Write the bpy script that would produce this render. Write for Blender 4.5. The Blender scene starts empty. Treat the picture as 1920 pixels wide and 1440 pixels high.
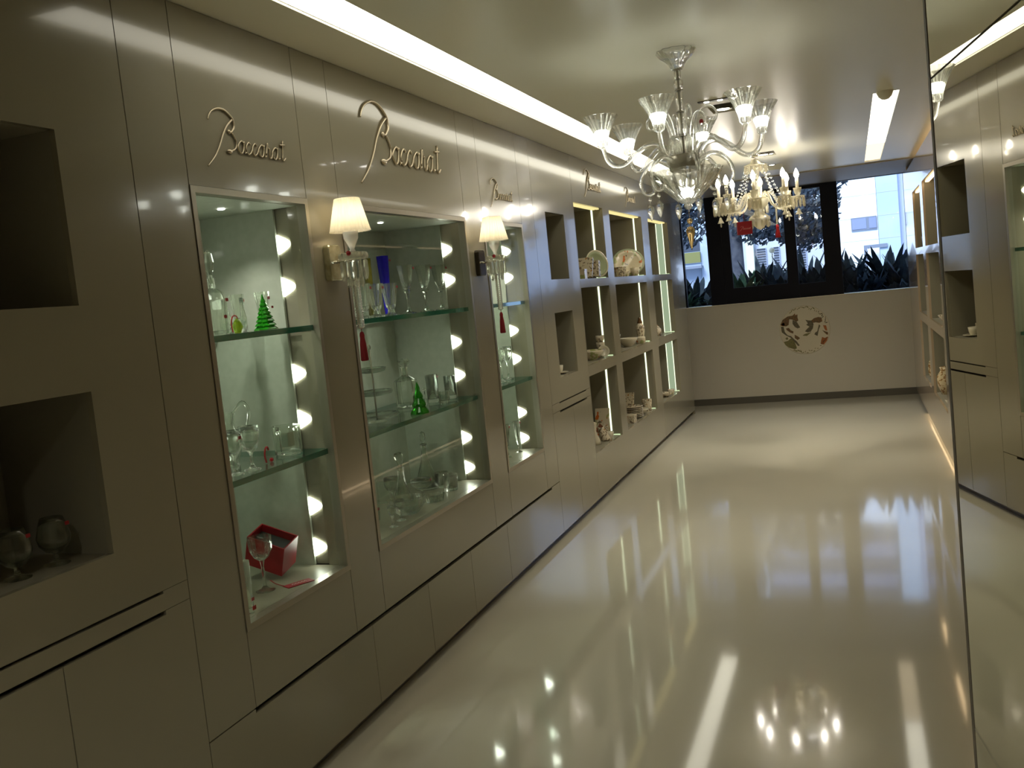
import bpy, math, random
from mathutils import Matrix, Vector
PI = math.pi
sin, cos, R = math.sin, math.cos, math.radians
scene = bpy.context.scene
COL = scene.collection
OFF = {}

# ---------------------------------------------------------------- helpers
class MB:
    """collects vertices and faces of ONE part in world coordinates"""
    def __init__(self):
        self.v = []; self.f = []; self.m = []; self.s = []
        self.M = None; self.mi = 0; self.sm = False
    def pt(self, p):
        p = Vector(p)
        if self.M is not None: p = self.M @ p
        self.v.append(p); return len(self.v) - 1
    def face(self, idx, sm=None):
        self.f.append(tuple(idx)); self.m.append(self.mi)
        self.s.append(self.sm if sm is None else sm)
    def poly(self, pts): self.face([self.pt(p) for p in pts])
    def box(self, x0, x1, y0, y1, z0, z1):
        a = [self.pt(q) for q in ((x0,y0,z0),(x1,y0,z0),(x1,y1,z0),(x0,y1,z0),(x0,y0,z1),(x1,y0,z1),(x1,y1,z1),(x0,y1,z1))]
        for q in ((0,3,2,1),(4,5,6,7),(0,1,5,4),(1,2,6,5),(2,3,7,6),(3,0,4,7)): self.face([a[i] for i in q], False)
        return self
    def lathe(self, prof, c=(0,0,0), n=20, flute=None, sm=True):
        cx, cy, cz = c; rings = []
        for r, z in prof:
            if r < 1e-6: rings.append([self.pt((cx, cy, cz+z))])
            else:
                row = []
                for i in range(n):
                    a = 2*PI*i/n; rr = r
                    if flute: rr = r*(1+flute[1]*cos(flute[0]*a))
                    row.append(self.pt((cx+rr*cos(a), cy+rr*sin(a), cz+z)))
                rings.append(row)
        for A, B in zip(rings, rings[1:]):
            for i in range(n):
                j = (i+1) % n
                if len(A) == 1 and len(B) == 1: continue
                if len(A) == 1: self.face((A[0], B[j], B[i]), sm)
                elif len(B) == 1: self.face((A[i], A[j], B[0]), sm)
                else: self.face((A[i], A[j], B[j], B[i]), sm)
        return self
    def ball(self, c, rx, ry=None, rz=None, n=12, k=8):
        ry = ry or rx; rz = rz or rx; rings = []
        for j in range(k+1):
            t = -PI/2+PI*j/k
            if j in (0, k): rings.append([self.pt((c[0], c[1], c[2]+rz*sin(t)))])
            else: rings.append([self.pt((c[0]+rx*cos(t)*cos(2*PI*i/n), c[1]+ry*cos(t)*sin(2*PI*i/n), c[2]+rz*sin(t))) for i in range(n)])
        for A, B in zip(rings, rings[1:]):
            for i in range(n):
                q = (i+1) % n
                if len(A) == 1: self.face((A[0], B[q], B[i]), True)
                elif len(B) == 1: self.face((A[i], A[q], B[0]), True)
                else: self.face((A[i], A[q], B[q], B[i]), True)
        return self
    def tube(self, pts, r, n=8, closed=False):
        P = [Vector(p) for p in pts]; N = len(P)
        rr = r if isinstance(r, (list, tuple)) else [r]*N
        u = None; rings = []
        for i in range(N):
            t = (P[(i+1) % N]-P[i-1]) if closed else (P[min(i+1, N-1)]-P[max(i-1, 0)])
            t.normalize()
            if u is None:
                u = t.orthogonal().normalized()
            u = (u-t*u.dot(t))
            if u.length < 1e-6: u = t.orthogonal()
            u.normalize(); w = t.cross(u)
            rings.append([self.pt(P[i]+rr[i]*(cos(2*PI*k/n)*u+sin(2*PI*k/n)*w)) for k in range(n)])
        seq = list(zip(rings, rings[1:]))
        if closed: seq.append((rings[-1], rings[0]))
        for A, B in seq:
            for k in range(n):
                q = (k+1) % n
                self.face((A[k], A[q], B[q], B[k]), True)
        if not closed:
            self.face(rings[0][::-1], False); self.face(rings[-1], False)
        return self
    def prism(self, poly, z0, z1):
        n = len(poly)
        a = [self.pt((x, y, z0)) for x, y in poly]; b = [self.pt((x, y, z1)) for x, y in poly]
        self.face(a[::-1], False); self.face(b, False)
        for i in range(n):
            j = (i+1) % n; self.face((a[i], a[j], b[j], b[i]), False)
        return self
    def holes(self, x0, x1, y0, y1, z0, z1, H, axis='x'):
        """slab with rectangular holes (a0,a1,b0,b1); axis = thickness axis"""
        if axis == 'x':
            A0, A1, B0, B1, T0, T1 = y0, y1, z0, z1, x0, x1; P = lambda a, b, t: (t, a, b)
        elif axis == 'y':
            A0, A1, B0, B1, T0, T1 = x0, x1, z0, z1, y0, y1; P = lambda a, b, t: (a, t, b)
        else:
            A0, A1, B0, B1, T0, T1 = x0, x1, y0, y1, z0, z1; P = lambda a, b, t: (a, b, t)
        As = sorted({A0, A1, *[h[0] for h in H], *[h[1] for h in H]}); Bs = sorted({B0, B1, *[h[2] for h in H], *[h[3] for h in H]})
        As = [a for a in As if A0 <= a <= A1]; Bs = [b for b in Bs if B0 <= b <= B1]
        solid = lambda i, j: 0 <= i < len(As)-1 and 0 <= j < len(Bs)-1 and not any(h[0] < (As[i]+As[i+1])/2 < h[1] and h[2] < (Bs[j]+Bs[j+1])/2 < h[3] for h in H)
        cache = {}
        def V(i, j, t):
            k = (i, j, t)
            if k not in cache: cache[k] = self.pt(P(As[i], Bs[j], t))
            return cache[k]
        for i in range(len(As)-1):
            for j in range(len(Bs)-1):
                if not solid(i, j): continue
                self.face((V(i,j,T1), V(i+1,j,T1), V(i+1,j+1,T1), V(i,j+1,T1)), False)
                self.face((V(i,j,T0), V(i,j+1,T0), V(i+1,j+1,T0), V(i+1,j,T0)), False)
                for di, dj, e in ((-1,0,((i,j),(i,j+1))), (1,0,((i+1,j+1),(i+1,j))), (0,-1,((i+1,j),(i,j))), (0,1,((i,j+1),(i+1,j+1)))):
                    if not solid(i+di, j+dj):
                        (a, b), (c, d) = e
                        self.face((V(a,b,T0), V(a,b,T1), V(c,d,T1), V(c,d,T0)), False)
        return self
    def build(self, name, mat, parent=None, at=None):
        if parent is not None: o = OFF[parent.name]
        elif at is not None: o = Vector(at)
        else:
            lo = [min(p[i] for p in self.v) for i in range(3)]; hi = [max(p[i] for p in self.v) for i in range(3)]
            o = Vector(((lo[0]+hi[0])/2, (lo[1]+hi[1])/2, lo[2]))
        me = bpy.data.meshes.new(name)
        me.from_pydata([p-o for p in self.v], [], self.f)
        for m in (mat if isinstance(mat, (list, tuple)) else [mat]): me.materials.append(m)
        me.polygons.foreach_set('material_index', self.m)
        me.polygons.foreach_set('use_smooth', self.s)
        me.update()
        ob = bpy.data.objects.new(name, me); COL.objects.link(ob)
        if parent is not None: ob.parent = parent
        else: ob.location = o
        OFF[ob.name] = o
        return ob

def empty(name, loc):
    o = bpy.data.objects.new(name, None); COL.objects.link(o); o.location = loc
    o.empty_display_size = .05
    OFF[o.name] = Vector(loc); return o
def tag(o, label, cat, group=None, kind=None):
    o['label'] = label; o['category'] = cat
    if group: o['group'] = group
    if kind: o['kind'] = kind
    return o
def struct(o):
    o['kind'] = 'structure'; return o
def copy_tree(o, parent=None):
    c = o.copy(); COL.objects.link(c)
    if parent is not None: c.parent = parent
    OFF[c.name] = OFF[o.name]
    for ch in list(o.children): copy_tree(ch, c)
    return c
def dup(o, dx, label, group=None):
    c = copy_tree(o); c.location = Vector(o.location)+Vector(dx); c['label'] = label
    if group: c['group'] = group
    return c
def smoothpath(pts, k=6):
    P = [Vector(p) for p in pts]; out = []
    for i in range(len(P)-1):
        p0 = P[max(i-1, 0)]; p1 = P[i]; p2 = P[i+1]; p3 = P[min(i+2, len(P)-1)]
        for s in range(k):
            t = s/k
            out.append(.5*((2*p1)+(p2-p0)*t+(2*p0-5*p1+4*p2-p3)*t*t+(3*p1-p0-3*p2+p3)*t**3))
    out.append(P[-1]); return out
def lerp(a, b, t): return a+(b-a)*t

# ---------------------------------------------------------------- materials
def mat(name, col=(.8,.8,.8), rough=.5, metal=0., spec=.5, coat=0., trans=0., ior=1.5, emit=None, estr=0., bump=0., bscale=40., crough=.03):
    m = bpy.data.materials.new(name); m.use_nodes = True
    nt = m.node_tree; b = nt.nodes['Principled BSDF']
    b.inputs['Base Color'].default_value = (*col, 1); b.inputs['Roughness'].default_value = rough
    b.inputs['Metallic'].default_value = metal; b.inputs['Specular IOR Level'].default_value = spec
    b.inputs['Coat Weight'].default_value = coat; b.inputs['Coat Roughness'].default_value = crough
    b.inputs['Transmission Weight'].default_value = trans; b.inputs['IOR'].default_value = ior
    if emit:
        b.inputs['Emission Color'].default_value = (*emit, 1); b.inputs['Emission Strength'].default_value = estr
    if bump:
        t = nt.nodes.new('ShaderNodeTexCoord'); n = nt.nodes.new('ShaderNodeTexNoise'); n.inputs['Scale'].default_value = bscale
        bp = nt.nodes.new('ShaderNodeBump'); bp.inputs['Strength'].default_value = bump; bp.inputs['Distance'].default_value = .01
        nt.links.new(t.outputs['Object'], n.inputs['Vector']); nt.links.new(n.outputs['Fac'], bp.inputs['Height'])
        nt.links.new(bp.outputs['Normal'], b.inputs['Normal'])
    return m
def mottled(name, c1, c2, scale, rough=.5, spec=.5, coat=0., detail=3., lo=.4, hi=.6, bump=0., stretch=None):
    """two tones of one material mixed by a noise in object space"""
    m = mat(name, c1, rough, 0, spec, coat); nt = m.node_tree; b = nt.nodes['Principled BSDF']
    t = nt.nodes.new('ShaderNodeTexCoord'); n = nt.nodes.new('ShaderNodeTexNoise')
    n.inputs['Scale'].default_value = scale; n.inputs['Detail'].default_value = detail
    r = nt.nodes.new('ShaderNodeValToRGB')
    r.color_ramp.elements[0].position = lo; r.color_ramp.elements[1].position = hi
    r.color_ramp.elements[0].color = (*c1, 1); r.color_ramp.elements[1].color = (*c2, 1)
    src = t.outputs['Object']
    if stretch:
        mp = nt.nodes.new('ShaderNodeMapping'); mp.inputs['Scale'].default_value = stretch
        nt.links.new(src, mp.inputs['Vector']); src = mp.outputs['Vector']
    nt.links.new(src, n.inputs['Vector']); nt.links.new(n.outputs['Fac'], r.inputs['Fac'])
    nt.links.new(r.outputs['Color'], b.inputs['Base Color'])
    if bump:
        bp = nt.nodes.new('ShaderNodeBump'); bp.inputs['Strength'].default_value = bump; bp.inputs['Distance'].default_value = .01
        nt.links.new(n.outputs['Fac'], bp.inputs['Height']); nt.links.new(bp.outputs['Normal'], b.inputs['Normal'])
    return m
def porcelain(name, base, spots):
    """cream china with scattered painted flowers"""
    m = mat(name, base, .15, coat=.5); nt = m.node_tree; b = nt.nodes['Principled BSDF']
    t = nt.nodes.new('ShaderNodeTexCoord'); prev = None
    for i, (c, sc, th) in enumerate(spots):
        n = nt.nodes.new('ShaderNodeTexNoise'); n.inputs['Scale'].default_value = sc; n.inputs['Detail'].default_value = 1.5
        mp = nt.nodes.new('ShaderNodeMapping'); mp.inputs['Location'].default_value = (i*7.3, i*3.1, i*1.7)
        nt.links.new(t.outputs['Object'], mp.inputs['Vector']); nt.links.new(mp.outputs['Vector'], n.inputs['Vector'])
        r = nt.nodes.new('ShaderNodeValToRGB'); r.color_ramp.elements[0].position = th; r.color_ramp.elements[1].position = th+.03
        nt.links.new(n.outputs['Fac'], r.inputs['Fac'])
        x = nt.nodes.new('ShaderNodeMix'); x.data_type = 'RGBA'
        if prev is None: x.inputs['A'].default_value = (*base, 1)
        else: nt.links.new(prev, x.inputs['A'])
        x.inputs['B'].default_value = (*c, 1); nt.links.new(r.outputs['Color'], x.inputs['Factor'])
        prev = x.outputs['Result']
    nt.links.new(prev, b.inputs['Base Color']); return m
def schlick(nt, f0, k=1.):
    """angle-dependent mirror share, the same from both sides of a pane"""
    lw = nt.nodes.new('ShaderNodeLayerWeight'); lw.inputs['Blend'].default_value = .5
    pw = nt.nodes.new('ShaderNodeMath'); pw.operation = 'POWER'; pw.inputs[1].default_value = 5
    ma = nt.nodes.new('ShaderNodeMath'); ma.operation = 'MULTIPLY_ADD'; ma.inputs[1].default_value = (1-f0)*k; ma.inputs[2].default_value = f0
    nt.links.new(lw.outputs['Facing'], pw.inputs[0]); nt.links.new(pw.outputs[0], ma.inputs[0]); return ma.outputs[0]
def thin_glass(name, tint=(.97,.99,.97), f0=.04, rough=.01, k=1.):
    m = bpy.data.materials.new(name); m.use_nodes = True; nt = m.node_tree; nt.nodes.clear()
    o = nt.nodes.new('ShaderNodeOutputMaterial'); mx = nt.nodes.new('ShaderNodeMixShader')
    tr = nt.nodes.new('ShaderNodeBsdfTransparent'); gl = nt.nodes.new('ShaderNodeBsdfGlossy')
    tr.inputs['Color'].default_value = (*tint, 1); gl.inputs['Roughness'].default_value = rough
    nt.links.new(schlick(nt, f0, k), mx.inputs[0]); nt.links.new(tr.outputs[0], mx.inputs[1]); nt.links.new(gl.outputs[0], mx.inputs[2]); nt.links.new(mx.outputs[0], o.inputs[0])
    return m
def crystal(name, col, k, ior=1.5, rough=0., body=None):
    """cut crystal: part clear see-through, part refracting, with a mirror-like skin"""
    m = bpy.data.materials.new(name); m.use_nodes = True; nt = m.node_tree; nt.nodes.clear()
    o = nt.nodes.new('ShaderNodeOutputMaterial'); mx = nt.nodes.new('ShaderNodeMixShader'); mx.inputs[0].default_value = k
    tr = nt.nodes.new('ShaderNodeBsdfTransparent'); gl = nt.nodes.new('ShaderNodeBsdfGlass')
    tr.inputs['Color'].default_value = (*col, 1); gl.inputs['Color'].default_value = (*col, 1); gl.inputs['IOR'].default_value = ior; gl.inputs['Roughness'].default_value = rough
    nt.links.new(tr.outputs[0], mx.inputs[1]); nt.links.new(gl.outputs[0], mx.inputs[2]); out = mx.outputs[0]
    if body:
        d = nt.nodes.new('ShaderNodeBsdfTranslucent'); d.inputs['Color'].default_value = (*body[0], 1); m2 = nt.nodes.new('ShaderNodeMixShader'); m2.inputs[0].default_value = body[1]
        df = nt.nodes.new('ShaderNodeBsdfDiffuse'); df.inputs['Color'].default_value = (*body[0], 1); m3 = nt.nodes.new('ShaderNodeMixShader')
        nt.links.new(d.outputs[0], m3.inputs[1]); nt.links.new(df.outputs[0], m3.inputs[2])
        nt.links.new(out, m2.inputs[1]); nt.links.new(m3.outputs[0], m2.inputs[2]); out = m2.outputs[0]
    nt.links.new(out, o.inputs[0]); return m
def emission(name, col, s):
    m = bpy.data.materials.new(name); m.use_nodes = True; nt = m.node_tree; nt.nodes.clear()
    o = nt.nodes.new('ShaderNodeOutputMaterial'); e = nt.nodes.new('ShaderNodeEmission')
    e.inputs['Color'].default_value = (*col, 1); e.inputs['Strength'].default_value = s
    nt.links.new(e.outputs[0], o.inputs[0]); return m
def translucent(name, col, k=.6):
    m = bpy.data.materials.new(name); m.use_nodes = True; nt = m.node_tree; nt.nodes.clear()
    o = nt.nodes.new('ShaderNodeOutputMaterial'); mx = nt.nodes.new('ShaderNodeMixShader'); mx.inputs[0].default_value = k
    d = nt.nodes.new('ShaderNodeBsdfDiffuse'); t = nt.nodes.new('ShaderNodeBsdfTranslucent')
    d.inputs['Color'].default_value = (*col, 1); t.inputs['Color'].default_value = (*col, 1)
    nt.links.new(d.outputs[0], mx.inputs[1]); nt.links.new(t.outputs[0], mx.inputs[2]); nt.links.new(mx.outputs[0], o.inputs[0]); return m

LACQ = mat('greige lacquer', (.285,.26,.185), .16, spec=.5, coat=.35, crough=.04, bump=.012, bscale=2.2)
LINING = mat('matt taupe lining', (.26,.24,.175), .35, spec=.3)
DARKGAP = mat('dark carcass', (.025,.023,.018), .7, spec=.2)
PLINTH = mat('grey brown plinth', (.10,.09,.07), .35)
FLOORM = mottled('cream polished floor', (.53,.50,.40), (.50,.465,.37), .8, .075, .47, 0.15, 2., .35, .7)
CEILM = mat('ceiling paint', (.82,.79,.64), .34, spec=.5)
CEILSHADEM = mat('shaded ceiling paint', (.30,.27,.22), .5)
WALLM = mat('cream wall paint', (.56,.52,.43), .35, spec=.3)
BOARD = mottled('pale green grey board', (.47,.50,.42), (.44,.47,.39), 30, .5, .3)
STEEL = mat('brushed steel frame', (.33,.30,.235), .32, metal=.6)
CHROME = mat('chrome', (.9,.9,.88), .06, metal=1.)
CRYSTAL = crystal('clear crystal', (.97,.985,.96), .8, 1.5)
CHCRYST = crystal('chandelier crystal', (.98,.98,.96), .5, 1.42, 0., ((.9,.9,.84), .05))
MILK = crystal('dense cut crystal', (.92,.90,.82), .6, 1.5, .05, ((.74,.70,.58), .38))
SPARK = crystal('cut crystal drops', (.95,.95,.90), .6, 1.5, .02, ((.80,.79,.72), .16))
FROST = mat('frosted crystal', (.92,.92,.9), .45, trans=.75, ior=1.45)
PANE = thin_glass('display pane', (.97,.99,.975), .005, .01, .09)
WPANE = thin_glass('window pane', (.95,.97,.98), .03)
SHELFG = thin_glass('shelf glass', (.93,.975,.945), .035)
SHELFE = mat('shelf edge green', (.015,.16,.10), .08, spec=.9, coat=1.)
GREENG = mat('green crystal', (.02,.30,.01), .03, trans=.6, ior=1.5)
LIMEG = mat('lime crystal', (.45,.65,.03), .05, trans=.7, ior=1.5)
BLUEG = mat('cobalt crystal', (.03,.02,.75), .06, trans=.35, ior=1.5)
OLIVEG = mat('olive glass', (.10,.09,.012), .06, trans=.5, ior=1.5)
REDGL = mat('ruby crystal', (.65,.03,.04), .05, trans=.6, ior=1.5)
AMBER = mat('amber crystal', (.85,.62,.30), .03, trans=.85, ior=1.5)
RED = mat('red card', (.30,.004,.010), .45)
BURG = mat('burgundy thread', (.26,.006,.012), .7)
BLACKF = mat('black satin lining', (.012,.014,.012), .5)
MIRROR = mat('grey tinted mirror', (.70,.68,.585), 0.0, metal=1.)
MIREDGE = mat('mirror edge', (.36,.33,.24), .3)
WFRAME = mat('dark bronze window frame', (.006,.006,.011), .5, spec=.15)
WHITEP = mat('white print', (.85,.83,.78), .5)
COVE = emission('cove light', (1., .95, .78), 2.1)
COVEY = emission('warm cove end', (1., .82, .55), .95)
SCALLW = emission('scallop glow', (.95, 1., .84), 8.)
DLIGHT = emission('downlight lamp', (1., .96, .88), 14.)
CUPL = emission('cup lamp', (.97, 1., .92), 12.)
CANDL = emission('candle bulb', (1., .93, .80), 34.)
SHBULB = emission('shade bulb', (1., .87, .62), 17.)
STRIPG = emission('green white strip', (.80, 1., .58), .62)
STRIPE = emission('strip edge', (.88, 1., .66), .95)
STRIPD = emission('strip diffuser', (.62, .78, .50), .30)
STRIPY = emission('golden strip', (1., .84, .36), .60)
WARMFILL = emission('added warm fill tube', (1., .70, .38), 3.2)
WARMS = emission('warm strip', (1., .74, .44), 3.6)
SHADE = translucent('pleated ivory silk', (.90,.84,.70), .6)
CANDLE = mat('ivory candle tube', (.80,.72,.55), .4)
PORC = porcelain('cream china with orange flowers', (.70,.62,.44), [((.40,.42,.16), 14., .60), ((.62,.15,.03), 17., .63), ((.20,.16,.10), 24., .67)])
PORC2 = porcelain('cream china with fine dark pattern', (.66,.58,.42), [((.22,.17,.11), 45., .56), ((.45,.22,.07), 30., .64)])
CREAM = mat('plain cream china', (.66,.61,.46), .15, coat=.5)
GRNPL = mat('pale green china', (.36,.42,.26), .2, coat=.5)
GOLDP = porcelain('gold patterned china', (.62,.50,.30), [((.28,.15,.05), 40., .52)])
BROWNB = mat('brown bottle', (.16,.07,.02), .1, coat=.6)
# ---------------------------------------------------------------- room shell
H = 2.7; YF = 12.665
mb = MB(); mb.box(-.75, 3.25, -1.7, YF+.05, -.08, 0); struct(mb.build('floor', FLOORM))
# ceiling with the two light slots and the recessed lamps cut out
SL = (.252, .437, 2.47, 10.88); SR = (2.148, 2.302, 6.55, 10.88)
REC = [(1.22, 1.38, -.55, -.25), (1.19, 1.345, 6.03, 6.36), (1.235, 1.385, 8.75, 9.08), (1.20, 1.375, 9.86, 10.40)]
mb = MB(); mb.holes(-.75, 3.25, -1.7, YF+.3, H, H+.1, [SL, SR]+REC, 'z'); ceil = struct(mb.build('ceiling', CEILM))
mb = MB(); mb.box(-.75, 3.25, 11.0, YF, H-.012, H+.001); struct(mb.build('shaded_ceiling', CEILSHADEM))  # darker slab: shade of the unlit ceiling past the slots, put into the paint
mb = MB(); mb.box(-.75, 3.25, -1.75, -1.7, 0, H); struct(mb.build('wall_back', WALLM))
mb = MB(); mb.box(3.15, 3.25, -1.7, YF+.05, 0, H); struct(mb.build('wall_right', WALLM))
# left wall: masonry behind the cabinets, plain lacquer before the first cupboard and at the far end
mb = MB(); mb.box(-.75, -.65, -1.7, YF+.05, 0, H); wl = struct(mb.build('wall_left', WALLM))
def panel(y0, y1, z0, z1, name='panel', x=0., t=.02, parent=None, m=None):
    g = .0018
    b = MB()
    if x > 1: b.box(x, x+t, y0+g, y1-g, z0+g, z1-g)
    else: b.box(x-t, x, y0+g, y1-g, z0+g, z1-g)
    return b.build(name, m or LACQ, parent)
for a, b_ in ((-1.7, -.6), (-.6, .4), (.4, 1.365)): panel(a, b_, .05, H, 'wall_panel', parent=wl)
# vitrine bay cladding (header, pier and apron panels)
V = [(2.585, 3.285), (3.535, 4.90), (5.17, 5.865)]
VZ = (.66, 2.126)
piers = [(2.335, 2.585), (3.285, 3.535), (4.90, 5.17), (5.865, 6.13)]
for a, b_ in piers: panel(a, b_, .40, H, 'pier_panel', parent=wl)
for a, b_ in V:
    panel(a, b_, VZ[1], H, 'header_panel', parent=wl); panel(a, b_, .40, VZ[0], 'apron_panel', parent=wl)
# closing end of the left run and the short return by the window
mb = MB(); mb.box(-.65, 0, 11.93, 11.95, 0, H); mb.build('end_panel', LACQ, wl)
mb = MB(); mb.box(-.65, -.6, 11.95, YF, 0, H); mb.build('return_panel', WALLM, wl)
# far wall below the window
mb = MB(); mb.box(-.65, 3.15, YF, YF+.22, 0, 1.294); struct(mb.build('wall_far', WALLM))
mb = MB(); mb.box(-.6, 3.1, YF-.012, YF, 0, .085); struct(mb.build('baseboard_far', PLINTH))
mb = MB(); mb.box(-.6, 2.6, YF-.02, YF+.2, 1.294, 1.302); struct(mb.build('trim_2', CEILM))
mb = MB(); mb.box(-.65, -.15, YF+.02, YF+.2, 1.294, H); mb.box(2.66, 3.15, YF+.02, YF+.2, 1.294, H); struct(mb.build('wall_far', WALLM))

# ---------------------------------------------------------------- drawer bank under the vitrines
dr = empty('drawer_cabinet', (-.3, 4.23, 0))
tag(dr, 'long low bank of handleless greige drawers under the three glass vitrines', 'cabinet')
dj = [2.335, 3.41, 3.965, 4.50, 5.06, 6.13]
for i in range(5):
    b = MB(); y0, y1 = dj[i]+.0018, dj[i+1]-.0018
    b.box(-.02, 0, y0, y1, .05, .384)
    if i == 0: b.box(-.02, 0, y0, 2.58, .384, .3975)
    if i == 4: b.box(-.02, 0, 5.95, y1, .384, .3975)
    b.build('drawer', LACQ, dr)
b = MB(); b.box(-.06, -.045, 2.335, 6.13, 0, .05); b.build('plinth', PLINTH, dr)
b = MB(); b.box(-.6, -.03, 2.345, 6.12, .05, .38); b.build('carcass', DARKGAP, dr)

# ---------------------------------------------------------------- niche cupboards
def lining(y0, y1, z0, z1, d, m, parent, name='niche', sx=1, x=0., t=.012):
    """five boards round an open-fronted box; sx=1: front at x, opens to +x"""
    b = MB(); X = lambda a: sorted((x-sx*a[0], x-sx*a[1]))
    a, c = X((.0202, d)); bk = d
    b.box(a, c, y0-t, y0, z0-t, z1+t); b.box(a, c, y1, y1+t, z0-t, z1+t)
    b.box(a, c, y0, y1, z0-t, z0); b.box(a, c, y0, y1, z1, z1+t)
    a, c = X((bk, bk+t)); b.box(a, c, y0-t, y1+t, z0-t, z1+t)
    return b.build(name, m, parent)
def niche_cupboard(y0, y1, n0, n1, dsplit, lab, sx=1, x=0.):
    t = empty('niche_cupboard', (x-sx*.3, (y0+y1)/2, 0)); tag(t, lab, 'cupboard')
    xa, xb = sorted((x-sx*.02, x)); g = .0018
    b = MB(); b.holes(xa, xb, y0+g, y1-g, .921, H-g, [(n0, n1, 1.765, 2.232), (n0, n1, 1.082, 1.532)], 'x'); b.build('face_panel', LACQ, t)
    lining(n0, n1, 1.765, 2.232, .36, LINING, t, 'upper_niche', sx, x); lining(n0, n1, 1.082, 1.532, .36, LINING, t, 'lower_niche', sx, x)
    # flat drawer between two finger grooves, two doors below
    b = MB(); b.box(xa, xb, y0+g, y1-g, .862, .912)
    for e0, e1 in ((y0+g, y0+.17), (y1-.11, y1-g)): b.box(xa, xb, e0, e1, .912, .9195)
    b.build('drawer', LACQ, t)
    for a, c in ((y0, dsplit), (dsplit, y1)):
        b = MB(); b.box(xa, xb, a+g, c-g, .05, .848)
        e = (a+g, y0+.17) if a == y0 else (y1-.11, c-g)
        b.box(xa, xb, e[0], e[1], .848, .8605); b.build('door', LACQ, t)
    xa, xb = sorted((x-sx*.06, x-sx*.045)); b = MB(); b.box(xa, xb, y0, y1, 0, .05); b.build('plinth', PLINTH, t)
    xa, xb = sorted((x-sx*.55, x-sx*.035)); b = MB(); b.box(xa, xb, y0+.005, y1-.005, .05, .915); b.build('carcass', DARKGAP, t)
    xa, xb = sorted((x-sx*.60, x-sx*.58)); b = MB(); b.box(xa, xb, y0+.002, y1-.002, .05, H-.01); b.build('back_board', DARKGAP, t)
    return t
niche_cupboard(1.365, 2.335, 1.61, 2.055, 1.83, 'greige lacquer cupboard with two unlit square niches holding brandy snifters, nearest the camera')
niche_cupboard(6.13, 7.125, 6.39, 6.845, 6.63, 'greige lacquer cupboard with two tall niches between the vitrines and the open china shelves')

# ---------------------------------------------------------------- glazed vitrines
SZ = (1.642, 1.155)                       # shelf tops
SCALLZ = [1.966, 1.80, 1.457, 1.273, .921, .752]
def vitrine(y0, y1, lab):
    z0, z1 = VZ; t = empty('vitrine', (-.25, (y0+y1)/2, z0)); tag(t, lab, 'vitrine', 'glazed vitrines in the long wall')
    f = .022; D = .49
    b = MB(); b.holes(-.035, .004, y0, y1, z0, z1, [(y0+f, y1-f, z0+f, z1-f)], 'x'); b.build('frame', STEEL, t)
    b = MB(); b.box(-.016, -.010, y0+f, y1-f, z0+f, z1-f); b.build('glass_door', PANE, t)
    iy0, iy1, iz0, iz1 = y0+.012, y1-.012, z0+.022, z1-.023
    b = MB(); b.box(-D, -.036, iy0, iy1, iz0-.012, iz0); b.build('bottom_board', LINING, t)
    b = MB(); b.box(-D, -.036, iy0, iy1, iz1, iz1+.012); b.build('top_board', BOARD, t)
    b = MB(); b.box(-D-.012, -D, iy0-.03, iy1+.03, iz0, iz1); b.build('back_board', BOARD, t)
    for s, ye in ((-1, iy0), (1, iy1)):
        a, c = sorted((ye, ye+s*.012)); b = MB(); b.box(-.085, -.036, a, c, iz0, iz1); b.build('side_cheek', LACQ, t)
        a, c = sorted((ye, ye+s*.012)); b = MB(); b.box(-D, -.15, a, c, iz0, iz1); b.build('side_board', BOARD, t)
        a, c = sorted((ye+s*.016, ye+s*.024)); b = MB(); b.box(-.155, -.08, a, c, iz0, iz1); b.build('lamp_channel', LINING, t)
        for z in SCALLZ:                     # half-oval glowing shape standing in for the light scallop beside the side board
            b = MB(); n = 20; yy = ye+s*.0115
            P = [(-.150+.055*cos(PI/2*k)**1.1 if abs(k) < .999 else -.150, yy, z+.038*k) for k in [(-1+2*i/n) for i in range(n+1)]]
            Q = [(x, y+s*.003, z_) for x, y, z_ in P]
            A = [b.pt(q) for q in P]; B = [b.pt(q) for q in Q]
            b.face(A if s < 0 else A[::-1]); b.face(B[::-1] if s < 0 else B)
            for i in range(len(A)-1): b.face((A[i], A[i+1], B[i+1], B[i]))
            b.build('light_scallop', SCALLW, t)
    for z in SZ:
        b = MB(); b.box(-.47, -.024, iy0+.002, iy1-.002, z-.021, z)
        for k, fc in enumerate(b.f): b.m[k] = 0 if k in (0, 1) else 1
        b.build('glass_shelf', [SHELFG, SHELFE], t)
    yc = (y0+y1)/2
    for dy in (-.11, .11):
        b = MB(); b.lathe([(0, iz1-.004), (.012, iz1-.004), (.014, iz1-.001)], (-.22, yc+dy, 0), 14); b.build('downlight', DLIGHT, t)
        lt = bpy.data.lights.new('vitrine_spot', 'SPOT'); lt.energy = 5.; lt.spot_size = R(110); lt.spot_blend = .8; lt.shadow_soft_size = .012; lt.color = (1., .97, .86)
        lo = bpy.data.objects.new('vitrine_spot', lt); COL.objects.link(lo); lo.location = (-.22, yc+dy, iz1-.012)
    return t
v1 = vitrine(*V[0], 'narrow lit vitrine with green tree ornament and open red box, left of the lamp pair')
v2 = vitrine(*V[1], 'wide lit vitrine between the two shaded wall lamps, with blue vase and decanters')
v3 = vitrine(*V[2], 'narrow lit vitrine partly behind the farther wall lamp, beside the tall niches')

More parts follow.
